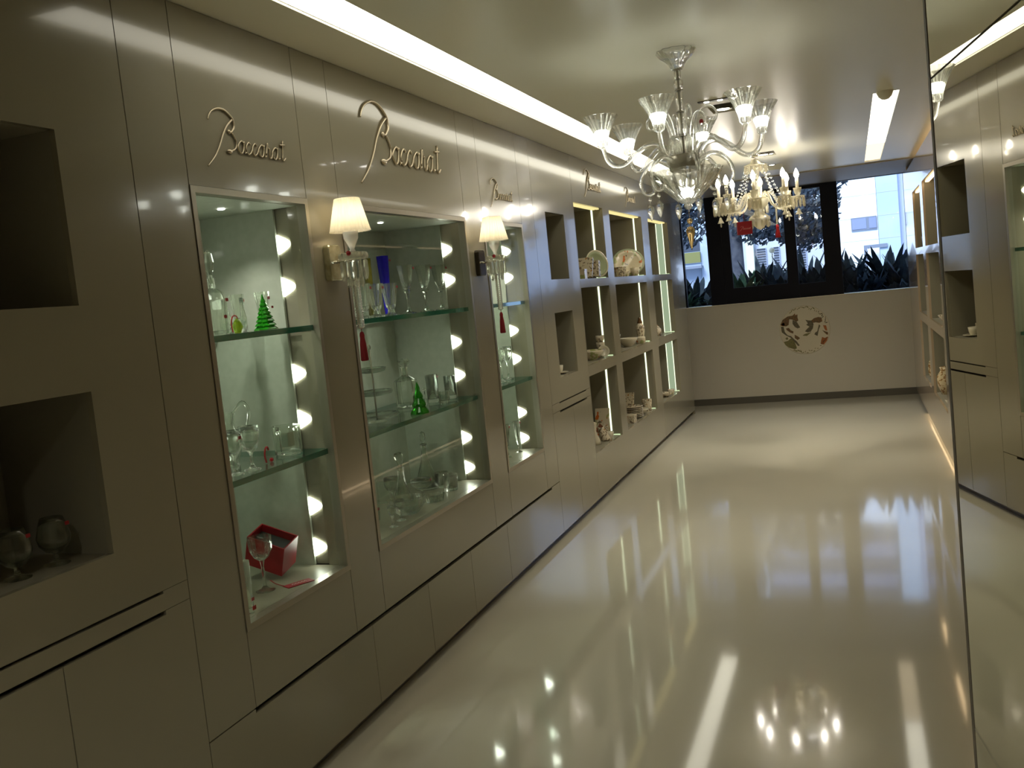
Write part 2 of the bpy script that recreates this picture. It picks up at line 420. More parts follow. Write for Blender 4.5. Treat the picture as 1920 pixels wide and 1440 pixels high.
# ---------------------------------------------------------------- open china shelving
GC = [(7.14, 8.05), (8.28, 9.65), (9.98, 11.10)]
GR = [(1.757, 2.342), (1.09, 1.69), (.40, 1.005)]
def shelving(x, sx, lab, lm, warm):
    y0, y1 = 7.125, 11.93
    t = empty('china_shelving', (x-sx*.3, 9.5, 0)); tag(t, lab, 'shelving')
    X = lambda a, c: sorted((x-sx*a, x-sx*c))
    top = H-.06 if warm else H-.002
    b = MB(); a, c = X(0, .02); b.holes(a, c, y0+.002, y1, .05, top, [(p, q, r, s) for p, q in GC for r, s in GR], 'x'); b.build('face_frame', lm, t)
    led = [(.088, .103, 0), (.073, .087, 0), (.055, .137, 1)]
    for ci, (p, q) in enumerate(GC):
        for ri, (r, s) in enumerate(GR):
            lining(p, q, r, s, .38, LINING, t, 'compartment', sx, x)
            l0, l1, wide = led[ci]
            if not warm:
                a, c = X(l0, l1); b = MB(); b.box(a, c, q-.004, q-.0005, r+.002, s-.002)
                if wide:
                    b.build('light_panel', STRIPD, t)
                    for e in (l0, l1-.008):
                        a, c = X(e, e+.008); b = MB(); b.box(a, c, q-.006, q-.0041, r+.002, s-.002); b.build('light_strip', STRIPE, t)
                else: b.build('light_strip', STRIPE, t)
                a, c = X(.02, l1); b = MB(); b.box(a, c, q-.010, q-.0045, r+.0005, r+.006); b.build('light_strip', STRIPG, t)
        if not warm:
            r, s = GR[0]; n = 2
            for k in range(n):
                ya = lerp(p+.01, q-.01, k/n)+.012; yb = lerp(p+.01, q-.01, (k+1)/n)-.012
                for d0 in (.024, .060):
                    a, c = X(d0, d0+.024); b = MB(); b.box(a, c, ya, yb, s-.008, s-.0005); b.build('light_tube', STRIPY, t)
    a, c = X(.06, .045); b = MB(); b.box(a, c, y0, y1, 0, .05); b.build('plinth', PLINTH, t)
    a, c = X(.60, .58); b = MB(); b.box(a, c, y0+.005, y1, .05, top); b.build('back_board', DARKGAP, t)
    a, c = X(.58, .02); b = MB(); b.box(a, c, y1-.015, y1, .05, top); b.build('side_panel', lm, t)
    if warm:
        for p, q in GC:
            a, c = X(.03, .06); b = MB(); b.box(a, c, p+.03, q-.03, GR[0][1]-.012, GR[0][1]-.0005); b.build('light_tube', WARMFILL, t)  # unseen warm tubes, added to give these compartments a glow
        a, c = X(.04, .045); b = MB(); b.box(a, c, 7.7, 11.0, .012, .040); b.build('plinth_light', WARMS, t)
        a, c = X(.02, .58); b = MB(); b.box(a, c, y0+.002, y1, top, top+.012); b.build('top_board', lm, t)
        a, c = X(.14, .20); b = MB(); b.box(a, c, 7.6, 11.0, top+.014, top+.022); b.build('top_light', WARMS, t)
    return t
shelving(0., 1, 'open greige shelving of nine lit square compartments with painted china, near the window', LACQ, False)
LACLIT = mat('warm-lit greige lacquer', (.46,.35,.235), .14, spec=.5, coat=.5)  # same lacquer with the glow of the warm lights put into its colour
shelving(2.6, -1, 'open warm-lit shelving facing the lit china compartments, beyond the mirror edge', LACLIT, True)
# right-hand run between the mirrored pier and the warm shelving, and past it to the window
wr = bpy.data.objects['wall_right']
for a, b_ in ((1.43, 2.4), (2.4, 3.6), (3.6, 4.9), (4.9, 6.1), (6.1, 7.125)): panel(a, b_, .05, H-.06, 'wall_panel', 2.6, parent=wr, m=LACLIT)
b = MB(); b.box(2.625, 3.14, 1.44, 7.12, H-.072, H-.06); b.build('top_board', LACLIT, wr)

panel(11.93, YF, .05, H, 'wall_panel', 2.6, parent=wr, m=LACLIT)
b = MB(); b.box(2.65, 2.665, 1.43, 7.125, 0, .05); b.box(2.65, 2.665, 11.93, YF, 0, .05); struct(b.build('baseboard_right', PLINTH))

# ---------------------------------------------------------------- mirrored pier
TH, TI = R(8.078), R(.4094); MC = 1.8457
def mx(y, z): return MC-((y-3)*sin(TH)*cos(TI)+(z-1.35)*sin(TI))/(cos(TH)*cos(TI))
YE = 1.4147; YB = -1.68
pier = MB(); q = []
for z in (0, H-.001):
    q += [pier.pt((mx(YE, z)+.012, YE-.001, z)), pier.pt((3.14, YE-.001, z)), pier.pt((3.14, YB, z)), pier.pt((mx(YB, z)+.012, YB, z))]
for fc in ((3,2,1,0), (4,5,6,7), (0,1,5,4), (1,2,6,5), (2,3,7,6), (3,0,4,7)): pier.face([q[i] for i in fc])
struct(pier.build('wall_pier', DARKGAP))
mr = empty('wall_mirror', (mx(0, 0), 0, 0)); tag(mr, 'tall grey-tinted mirror cladding on the pier, reflecting the niches and vitrines', 'mirror')
for z0, z1 in ((.002, 1.0115), (1.0145, 1.8965), (1.8995, H-.003)):
    b = MB(); P = []
    for y in (YE, YB):
        for z in (z0, z1): P.append((mx(y, z), y, z))
    n = Vector((cos(TH), sin(TH), 0))*.006
    A = [b.pt(p) for p in P]; B = [b.pt(Vector(p)+n) for p in P]
    b.mi = 0; b.face((A[0], A[1], A[3], A[2])); b.mi = 1
    b.face((B[0], B[2], B[3], B[1])); b.face((A[0], B[0], B[1], A[1])); b.face((A[2], A[3], B[3], B[2])); b.face((A[1], B[1], B[3], A[3])); b.face((A[0], A[2], B[2], B[0]))
    b.build('mirror_panel', [MIRROR, MIREDGE], mr)

b = MB(); P = []
for y, dz in ((YE+.001, 0), (YE-.009, 0)):
    for z in (.002, H-.003): P.append(Vector((mx(y, z), y, z)))
n = Vector((cos(TH), sin(TH), 0))
A = [b.pt(p-n*.0008) for p in P]; B = [b.pt(p+n*.007) for p in P]
b.face((A[0], A[1], A[3], A[2])); b.face((B[0], B[2], B[3], B[1])); b.face((A[0], B[0], B[1], A[1])); b.face((A[2], A[3], B[3], B[2])); b.face((A[1], B[1], B[3], A[3])); b.face((A[0], A[2], B[2], B[0]))
b.build('edge_trim', mat('mirror trim', (.12,.105,.08), .5), mr)
# ---------------------------------------------------------------- ceiling lights
def slot(x0, x1, y0, y1, lab, parts):
    t = empty('light_slot', ((x0+x1)/2, (y0+y1)/2, H)); tag(t, lab, 'ceiling light')
    for a, c, m in parts:
        b = MB(); b.box(x0-.01, x1+.01, a, c, H+.012, H+.02); b.build('diffuser', m, t)
    b = MB(); b.holes(x0-.02, x1+.02, y0-.02, y1+.02, H+.008, H+.05, [(x0, x1, y0, y1)], 'z'); b.build('housing', CEILM, t)
    return t
slot(*SL, 'long glowing light slot in the ceiling along the vitrine wall', [(2.46, 10.89, COVE)])
slot(*SR, 'shorter glowing light slot in the ceiling on the warm shelving side', [(6.54, 9.40, COVE), (9.43, 10.89, COVEY)])
b = MB(); b.lathe([(0, -.052), (.022, -.047), (.040, -.030), (.049, -.008), (.050, 0)], (2.215, 6.52, H), 24)
tag(b.build('ceiling_dome', CEILM), 'small grey dome on the ceiling at the near end of the shorter light slot', 'detector')
def recess(h, lab, lamps):
    x0, x1, y0, y1 = h; t = empty('recessed_lamp', ((x0+x1)/2, (y0+y1)/2, H)); tag(t, lab, 'ceiling light')
    b = MB(); b.box(x0-.01, x1+.01, y0-.01, y1+.01, H+.085, H+.095)
    b.box(x0-.012, x0-.0005, y0, y1, H+.001, H+.085); b.box(x1+.0005, x1+.012, y0, y1, H+.001, H+.085)
    b.box(x0, x1, y0-.012, y0-.0005, H+.001, H+.085); b.box(x0, x1, y1+.0005, y1+.012, H+.001, H+.085); b.build('housing', DARKGAP, t)
    for (lx, ly, r) in lamps:
        b = MB(); b.lathe([(0, .004), (r*.8, .004), (r, .016)], (lx, ly, H), 20); b.build('lamp', DLIGHT, t)
        if r > .025:
            lt = bpy.data.lights.new('ceiling_spot', 'SPOT'); lt.energy = 75. if ly > 0 else 92.; lt.spot_size = R(115); lt.spot_blend = 1.; lt.shadow_soft_size = .05; lt.color = (1., .94, .80)
            lo = bpy.data.objects.new('ceiling_spot', lt); COL.objects.link(lo); lo.location = (lx, ly, H-.002); lo.rotation_euler = (R(8) if ly > 0 else R(14), 0, 0)
        b = MB(); b.lathe([(r+.004, .003), (r+.012, .006), (r+.012, .06), (r+.004, .06)], (lx, ly, H), 20); b.build('bezel', PLINTH, t)
recess(REC[1], 'recessed box lamp in the ceiling between the two chandeliers, behind the three spots', [(1.262, 6.27, .046)])
recess(REC[2], 'recessed box lamp in the ceiling just behind the arms of the big chandelier', [(1.28, 9.0, .045), (1.345, 9.0, .02)])
recess(REC[3], 'dark recessed box lamp in the ceiling farthest from the camera', [(1.28, 9.95, .03)])
recess(REC[0], 'added unseen fill lamp recessed in the ceiling behind the viewpoint', [(1.30, -.35, .046)])  # unseen fill lamp, added to brighten the near end of the wall
t = empty('spot_bar', (1.30, 5.865, H)); tag(t, 'slim ceiling bar with three small bright spots beyond the big chandelier', 'ceiling light')
b = MB(); b.box(1.165, 1.435, 5.845, 5.887, H-.006, H); b.build('bar', PLINTH, t)
for x in (1.215, 1.293, 1.372):
    b = MB(); b.lathe([(0, -.009), (.014, -.009), (.016, -.006)], (x, 5.866, H), 14); b.build('lamp', DLIGHT, t)
# ---------------------------------------------------------------- crystal on the vitrine shelves
S1, S2, S3 = SZ[0]+.0003, SZ[1]+.0003, VZ[0]+.0225
def stemware(h, rb, rf, bf=.5, rim=None, belly=1.):
    """closed profile of a stemmed glass: h height, rb bowl radius, rf foot radius, bf bowl share of the height"""
    hs = h*(1-bf); hb = h*bf; rim = rim or rb
    return [(0, 0), (rf, 0), (rf, .003), (rf*.45, .008), (.007, .018), (.0045, hs*.45), (.007, hs*.62), (.0045, hs*.8), (.009, hs), (rb*.62*belly, hs+.14*hb), (rb*.93*belly, hs+.42*hb), (rim*.98, hs+.75*hb), (rim, h),
            (rim-.0018, h), (rim*.98-.002, hs+.75*hb), (rb*.93*belly-.003, hs+.42*hb), (rb*.62*belly-.004, hs+.18*hb), (0, hs+.10*hb)]
def tumbler(h, r0, r1, base=.012):
    return [(0, 0), (r0, 0), (r0+.001, .003), (r1, h), (r1-.002, h), (r0-.002, base+.003), (r0*.8, base), (0, base)]
def footed(h, r0, r1, rf):
    return [(0, 0), (rf, 0), (rf, .004), (rf*.5, .012), (rf*.4, .03), (r0, .042), (r1, h), (r1-.0025, h), (r0-.003, .055), (0, .050)]
def sticker(y, x, z, parent, s=.008, m=None):
    b = MB(); b.box(x-.0006, x+.0006, y-s, y+s, z-s*.7, z+s*.7); b.build('sticker', m or RED, parent)
def piece(name, prof, c, lab, cat, group=None, m=None, flute=None, n=20, stick=None):
    b = MB(); b.lathe(prof, c, n, flute, not flute); o = tag(b.build(name, m or CRYSTAL, None, c), lab, cat, group)
    if stick: sticker(c[1]+stick[0], c[0]+stick[1], c[2]+stick[2], o)
    return o
def decanter(body, stopper, c, lab, n=24, flute=None):
    b = MB(); b.lathe(body, c, n, flute, not flute); o = tag(b.build('decanter', CRYSTAL, None, c), lab, 'decanter')
    b = MB(); b.lathe(stopper, c, 10, None, False); b.build('stopper', CRYSTAL, o); return o
def bottle_prof(h, pts):
    o = [(r, z*h) for r, z in pts]
    return [(0, 0)]+o+[(max(r-.004, .003), z) for r, z in o[:0:-1]]+[(max(o[0][0]-.008, .002), .016), (0, .016)]
def ball_stop(z, r, h, neck=.009):
    return [(0, z-.02), (neck*.8, z-.02), (neck, z), (neck*.8, z+.01), (r*.7, z+.25*h), (r, z+.55*h), (r*.75, z+.85*h), (0, z+h)]
# left narrow vitrine, top shelf
o = decanter(bottle_prof(.20, [(.036, 0), (.040, .03), (.043, .45), (.046, .62), (.036, .74), (.013, .82), (.012, .95), (.016, 1.)]), ball_stop(.20, .018, .10), (-.15, 2.835, S1),
    'tall stoppered decanter on the top shelf, half hidden by the near vitrine frame', flute=(8, .04))
sticker(2.845, -.101, S1+.12, o); sticker(2.83, -.104, S1+.062, o)
piece('carafe', bottle_prof(.125, [(.024, 0), (.024, .3), (.016, .6), (.010, .8), (.011, 1.)]), (-.25, 3.03, S1), 'small clear carafe between the tall decanter and the green tree', 'carafe')
piece('bud_vase', bottle_prof(.128, [(.013, 0), (.013, .4), (.007, .75), (.009, 1.)]), (-.19, 3.055, S1), 'slender clear bud vase behind the little lime bird', 'vase')
b = MB(); b.lathe([(0, .0), (.012, 0), (.015, .012), (.019, .022), (.012, .040), (.004, .050), (0, .052)], (-.06, 2.83, S1), 14)
o = tag(b.build('bird_ornament', LIMEG, None, (-.06, 2.83, S1)), 'little lime-green crystal ornament with a thin red looped neck', 'ornament')
b = MB(); b.tube(smoothpath([(-.06, 2.800, S1+.004), (-.06, 2.797, S1+.035), (-.06, 2.808, S1+.058), (-.06, 2.828, S1+.060), (-.06, 2.838, S1+.044)], 5), .0024, 6); b.build('neck', REDGL, o)
piece('cut_tumbler', footed(.145, .016, .026, .022), (-.27, 3.14, S1), 'footed clear glass just behind the green tree, on its near side', 'glass', stick=(0, .028, .12), flute=(10, .03))
piece('cut_tumbler', footed(.145, .017, .028, .022), (-.17, 3.16, S1), 'footed clear glass just behind the green tree, on its far side', 'glass', stick=(0, .030, .12), flute=(10, .03))
def tree(c, h, r, tiers, lab, taper=True):
    prof = [(0, 0), (r*.98, 0)]
    for i in range(tiers):
        z0 = h*i/tiers; ra = r*(1-i/tiers); rb = r*(1-(i+.9)/tiers)
        prof += [(ra, z0+.001), (ra*.97, z0+h/tiers*.25), (max(rb*.80, .002), z0+h/tiers*.96)]
    prof.append((0, h))
    b = MB(); b.lathe(prof, c, 24, (8, .08), False); return tag(b.build('tree_ornament', GREENG, None, c), lab, 'ornament')
o = tree((-.10, 3.06, S1), .132, .042, 9, 'green crystal fir tree ornament on the top shelf of the near narrow vitrine'); sticker(3.075, -.072, S1+.082, o, .006)
# left narrow vitrine, middle shelf
c = (-.20, 2.88, S2); b = MB(); b.lathe(bottle_prof(.205, [(.034, 0), (.036, .04), (.030, .10), (.046, .32), (.047, .45), (.034, .68), (.030, .82), (.040, 1.)]), c, 24, (8, .03), False)
o = tag(b.build('pitcher', CRYSTAL, None, c), 'clear crystal water pitcher with a looped handle, middle shelf beside the frame', 'pitcher')
b = MB(); b.tube(smoothpath([(-.185, 2.91, S2+.20), (-.165, 2.945, S2+.235), (-.155, 2.965, S2+.20), (-.165, 2.955, S2+.14), (-.185, 2.925, S2+.105)], 6), .006, 8); b.build('handle', CRYSTAL, o); sticker(2.88, -.150, S2+.10, o)
piece('wine_glass', stemware(.158, .036, .030, .6), (-.085, 2.85, S2), 'stemmed clear glass in front of the looped-handle pitcher, the one farther from the frame', 'glass')
piece('wine_glass', stemware(.156, .032, .028, .6), (-.095, 2.765, S2), 'stemmed clear glass in front of the pitcher, cut off by the vitrine frame', 'glass', stick=(0, .033, .13))
b = MB(); b.tube(smoothpath([(-.11, 2.972, S2+.003), (-.11, 2.966, S2+.03), (-.11, 2.975, S2+.055), (-.11, 2.988, S2+.058), (-.11, 2.992, S2+.046)], 5), .0035, 7); b.ball((-.11, 3.005, S2+.008), .008)
tag(b.build('cane_ornament', REDGL, None, (-.11, 2.98, S2)), 'tiny red hooked glass ornament between stemmed glass and ice bucket', 'ornament')
c = (-.14, 3.17, S2); b = MB(); q = .050
for (r, z) in (): pass
b.lathe([(0, 0), (.050, 0), (.053, .004), (.056, .108), (.058, .112), (.050, .112), (.046, .016), (0, .014)], c, 8, None, False)
o = tag(b.build('ice_bucket', CRYSTAL, None, c), 'square-sided heavy crystal ice bucket with side handles, middle shelf of near narrow vitrine', 'bucket')
for s in (-1, 1):
    b = MB(); b.ball((-.14, 3.17+s*.060, S2+.092), .009, .012, .012); b.build('handle', CRYSTAL, o)
b = MB(); b.box(-.155, -.125, 3.15, 3.19, S2+.030, S2+.085); b.build('silver_medallion', CHROME, o)
# left narrow vitrine, bottom
piece('goblet', stemware(.205, .043, .036, .44, .044), (-.165, 2.945, S3), 'tall clear wine goblet standing before the red box', 'glass', n=24, flute=(10, .03))
piece('flute_glass', tumbler(.185, .013, .017, .02), (-.065, 2.705, S3), 'slim glass with red print at the lowest near corner of the near narrow vitrine', 'glass', stick=(0, .017, .05))
sticker(2.705, -.046, S3+.02, bpy.data.objects['flute_glass'], .010, REDGL)
bx = empty('gift_box', (-.27, 3.13, S3)); tag(bx, 'open red gift box lying tilted, black lining showing, bottom of near narrow vitrine', 'box')
Mx = Matrix.Translation((-.26, 3.13, S3)) @ Matrix.Rotation(R(6), 4, 'Z') @ Matrix.Rotation(R(20), 4, 'Y') @ Matrix.Rotation(R(14), 4, 'X')
b = MB(); b.M = Matrix.Translation((0, 0, .050)) @ Mx; hx, hy, hz, w = .080, .055, .125, .005
b.box(-hx, hx, -hy, hy, 0, w); b.box(-hx, -hx+w, -hy, hy, w, hz); b.box(hx-w, hx, -hy, hy, w, hz); b.box(-hx+w, hx-w, -hy, -hy+w, w, hz); b.box(-hx+w, hx-w, hy-w, hy, w, hz); b.build('shell', RED, bx)
b = MB(); b.M = Matrix.Translation((0, 0, .050)) @ Mx; e = .0012
b.box(-hx+w+e, hx-w-e, -hy+w+e, hy-w-e, w+e, .095); b.build('lining', BLACKF, bx)
b = MB(); b.M = Matrix.Translation((0, 0, .050)) @ Mx; b.box(-.062, .062, -.03, -.018, .0953, .100); b.build('ribbon', WHITEP, bx)
b = MB(); b.M = Matrix.Translation((-.075, 3.03, S3)) @ Matrix.Rotation(R(62), 4, 'Z'); b.box(-.055, .055, -.022, .022, 0, .003)
o = tag(b.build('gift_tag', RED), 'flat red card tag lying in front of the open red box', 'tag')
b = MB(); b.tube(smoothpath([(-.11, 2.985, S3+.004), (-.13, 2.965, S3+.02), (-.16, 2.975, S3+.03), (-.15, 2.99, S3+.012), (-.115, 2.99, S3+.004)], 5), .0016, 5); b.build('ribbon', RED, o)
for k in range(5):
    b = MB(); b.M = Matrix.Translation((-.075, 3.03, S3+.0035)) @ Matrix.Rotation(R(62), 4, 'Z'); b.tube(smoothpath([(-.03+k*.013, -.004, 0), (-.024+k*.013, .006, 0), (-.02+k*.013, -.004, 0)], 4), .0009, 4); b.build('lettering', WHITEP, o)
# wide vitrine, top shelf
piece('tall_vase', [(0, 0), (.018, 0), (.019, .01), (.022, .30), (.019, .30), (.015, .02), (0, .018)], (-.38, 4.44, S1), 'slim olive-green flaring vase behind the near wall lamp', 'vase', m=OLIVEG, flute=(6, .05), n=24)
o = piece('tall_vase', [(0, 0), (.017, 0), (.018, .01), (.033, .315), (.029, .315), (.014, .02), (0, .018)], (-.39, 4.64, S1), 'cobalt-blue flaring vase behind the fluted tumblers', 'vase', m=BLUEG, flute=(6, .05), n=24); sticker(4.655, -.355, S1+.29, o, .009)
for i, (y, x, lab) in enumerate(((3.87, -.12, 'fluted footed tumbler tucked behind the pendant of the near wall lamp'), (4.05, -.15, 'fluted footed tumbler in the middle of its row of three, under the blue vase'), (4.20, -.15, 'fluted footed tumbler next to the three tall stemmed glasses'), (4.02, -.27, 'fluted footed tumbler standing behind its row, below the olive vase'))):
    piece('footed_tumbler', footed(.155, .022, .039, .036), (x, y, S1), lab, 'glass', 'fluted footed tumblers on the top shelf', flute=(14, .045), n=28, stick=(.012, .038, .135))
for y, lab in ((4.40, 'tall stemmed glass with faceted stem, nearest of three in a row on the top shelf'), (4.615, 'tall stemmed glass with faceted stem, middle of three in a row on the top shelf'), (4.815, 'tall stemmed glass with faceted stem, farthest of three in a row by the light scallops')):
    h = .242; b = MB(); hs = .128
    b.lathe([(0, 0), (.036, 0), (.036, .003), (.014, .010), (.007, .025), (.006, .065), (.010, .085), (.008, .095), (.017, .106), (.019, .113), (.012, .120), (.018, .128), (.027, .150), (.042, h), (.0402, h), (.025, .153), (.014, .134), (0, .132)], (-.15, y, S1), 16, (8, .035), False)
    o = tag(b.build('stem_glass', CRYSTAL, None, (-.15, y, S1)), lab, 'glass', 'tall stemmed glasses on the top shelf'); sticker(y+.018, -.112, S1+h-.018, o, .008)
# wide vitrine, middle shelf
st = empty('cake_stand', (-.17, 3.97, S2)); tag(st, 'three-tier crystal cake stand on a metal rod, widest tier lowest', 'stand')
for r, z in ((.108, .016), (.088, .125), (.066, .232)):
    b = MB(); b.lathe([(0, z), (r*.55, z), (r*.9, z+.006), (r, z+.022), (r*.975, z+.024), (r*.85, z+.012), (r*.5, z+.007), (0, z+.007)], (-.17, 3.97, S2), 36, (18, .03)); b.build('tier', CRYSTAL, st)
b = MB(); b.lathe([(0, 0), (.045, 0), (.04, .006), (.012, .014), (0, .016)], (-.17, 3.97, S2), 24); b.build('foot', CRYSTAL, st)
b = MB(); b.tube([(-.17, 3.97, S2+.014), (-.17, 3.97, S2+.34)], .0042, 8); b.build('rod', STEEL, st)
b = MB(); b.tube([(-.17, 3.97+.011*cos(a), S2+.351+.011*sin(a)) for a in [2*PI*i/16 for i in range(16)]], .003, 6, True); b.build('ring', STEEL, st)
c = (-.28, 4.53, S2); bd = MB(); bd.lathe([(0, 0), (.056, 0), (.060, .004), (.062, .125), (.058, .142), (.020, .165), (.017, .178), (.017, .205), (.024, .212), (.012, .212), (.012, .178), (.016, .17), (.050, .136), (.052, .022), (0, .020)], c, 12, None, False)
o = tag(bd.build('decanter', CRYSTAL, None, c), 'squat faceted decanter with mushroom stopper, on the middle shelf', 'decanter')
b = MB(); b.lathe([(0, .195), (.010, .195), (.011, .213), (.030, .228), (.033, .240), (.024, .252), (0, .256)], c, 12, None, False); b.build('stopper', CRYSTAL, o)
tree((-.06, 4.205, S2), .155, .045, 4, 'green crystal tiered tree ornament on the middle shelf of the wide vitrine')
piece('highball_glass', tumbler(.148, .030, .034, .018), (-.20, 4.68, S2), 'tall straight tumbler behind the green tiered tree, with red speck on its rim', 'glass', stick=(.01, .033, .135))
piece('highball_glass', tumbler(.125, .030, .033, .018), (-.15, 4.805, S2), 'straight tumbler at the far end of the middle shelf of the wide vitrine', 'glass')
piece('shot_glass', tumbler(.062, .026, .032, .014), (-.10, 4.60, S2), 'short cut tumbler in front of the two straight tumblers', 'glass', flute=(10, .04))
b = MB(); b.tube([(-.14, 4.46, S2+.001), (-.14, 4.45, S2+.085)], .003, 6); b.ball((-.14, 4.449, S2+.093), .010); tag(b.build('stirrer', CRYSTAL, None, (-.14, 4.46, S2)), 'ball-topped crystal stirrer upright beside the green tiered tree', 'stirrer')
# wide vitrine, bottom
decanter(bottle_prof(.20, [(.055, 0), (.058, .05), (.040, .30), (.020, .62), (.017, .85), (.021, .97), (.018, 1.)]), [(0, .18), (.012, .18), (.014, .20), (.009, .212), (.020, .238), (.026, .256), (.022, .270), (0, .276)], (-.24, 4.28, S3), 'slender-necked decanter with flat stopper, nearer of the two tall decanters at the bottom')
decanter(bottle_prof(.245, [(.068, 0), (.070, .05), (.050, .28), (.024, .60), (.015, .82), (.016, .93), (.020, 1.)]), ball_stop(.245, .019, .07), (-.30, 4.70, S3), 'broad-based decanter with pear stopper, farther and taller of two at the bottom')
b = MB(); b.M = Matrix.Translation((-.40, 4.38, S3+.06)) @ Matrix.Rotation(R(20), 4, 'Z'); b.box(-.03, .03, -.04, .04, -.06, .055)
tag(b.build('block_vase', CRYSTAL), 'square clear glass block vase behind the nearer slender decanter', 'vase')
piece('wine_glass', stemware(.125, .040, .030, .6), (-.36, 4.40, S3), 'round-bowled clear glass between block vase and slender decanter', 'glass', stick=(.03, .03, .11))
piece('rocks_glass', tumbler(.082, .034, .037, .014), (-.22, 4.72, S3), 'short straight tumbler just behind the foot of the taller decanter', 'glass', stick=(-.01, .036, .02))
piece('rocks_glass', tumbler(.086, .036, .039, .014), (-.13, 4.63, S3), 'short straight tumbler at the far front corner of the wide vitrine bottom', 'glass')
piece('coupe', stemware(.10, .054, .034, .55, .058), (-.22, 4.46, S3), 'shallow wide coupe between the two tall decanters', 'glass', stick=(0, .055, .095))
piece('fruit_bowl', [(0, 0), (.045, 0), (.06, .012), (.088, .05), (.092, .078), (.086, .078), (.08, .05), (.05, .018), (0, .015)], (-.14, 4.12, S3), 'low cut crystal bowl at the front of the wide vitrine bottom', 'bowl', flute=(14, .04), n=42)
piece('ashtray', [(0, 0), (.05, 0), (.055, .02), (.06, .035), (.05, .036), (.042, .016), (0, .014)], (-.12, 4.38, S3), 'thick low crystal dish beside the cut bowl', 'dish', flute=(8, .05), n=32)
piece('shot_glass', tumbler(.085, .022, .027, .014), (-.22, 3.93, S3), 'small cut tumbler in the near corner of the wide vitrine bottom', 'glass', flute=(10, .05), stick=(0, .024, .07))
piece('cordial_glass', stemware(.10, .022, .022, .5), (-.09, 3.86, S3), 'tiny stemmed glass at the lowest near corner of the wide vitrine', 'glass')
piece('cordial_glass', stemware(.10, .022, .022, .5), (-.11, 3.98, S3), 'tiny stemmed glass in front of the small cut tumbler', 'glass')
# far narrow vitrine
piece('tall_candlestick', [(0, 0), (.03, 0), (.03, .006), (.01, .02), (.014, .06), (.007, .09), (.016, .13), (.008, .17), (.018, .22), (.010, .27), (.016, .30), (0, .30)], (-.07, 5.33, S2), 'knobbly crystal candlestick at the near end of the farthest vitrine', 'candlestick')
piece('wine_glass', stemware(.215, .032, .030, .45), (-.12, 5.55, S2), 'stemmed glass beside the knobbly candlestick', 'glass')
piece('wine_glass', stemware(.21, .036, .032, .45), (-.14, 5.72, S2), 'stemmed glass near the light scallops on the farthest vitrine middle shelf', 'glass')
piece('flute_glass', [(0, 0), (.024, 0), (.024, .003), (.006, .012), (.004, .05), (.010, .07), (.025, .205), (.023, .205), (.008, .075), (0, .07)], (-.135, 5.56, S3), 'champagne flute with red speck, nearer of the two at the bottom of the farthest vitrine', 'glass', stick=(0, .025, .19))
piece('flute_glass', [(0, 0), (.024, 0), (.024, .003), (.006, .012), (.004, .05), (.010, .07), (.026, .20), (.024, .20), (.008, .075), (0, .07)], (-.125, 5.73, S3), 'champagne flute, farther of the two at the bottom of the farthest vitrine', 'glass', stick=(0, .026, .19))
b = MB(); b.lathe(bottle_prof(.20, [(.028, 0), (.030, .4), (.014, .7), (.012, 1.)]), (-.2, 5.40, S1), 18); tag(b.build('bottle_vase', CRYSTAL, None, (-.2, 5.40, S1)), 'clear bottle-shaped vase behind the farther wall lamp', 'vase')
# brandy snifters in the dark niche
for y, lab in ((1.955, 'brandy snifter in the dark lower niche, closer to the niche side wall'), (1.825, 'brandy snifter in the dark lower niche, cut by the photo edge')):
    b = MB(); b.lathe([(0, 0), (.034, 0), (.034, .003), (.008, .010), (.006, .028), (.024, .036), (.040, .055), (.044, .075), (.036, .108), (.029, .128), (.0275, .128), (.0345, .108), (.0422, .075), (.038, .057), (.020, .042), (0, .038)], (-.10, y, 1.0825), 24)
    o = tag(b.build('brandy_snifter', CRYSTAL, None, (-.10, y, 1.0825)), lab, 'glass', 'brandy snifters in the niche'); sticker(y+.018, -.066, 1.0825+.108, o, .007)

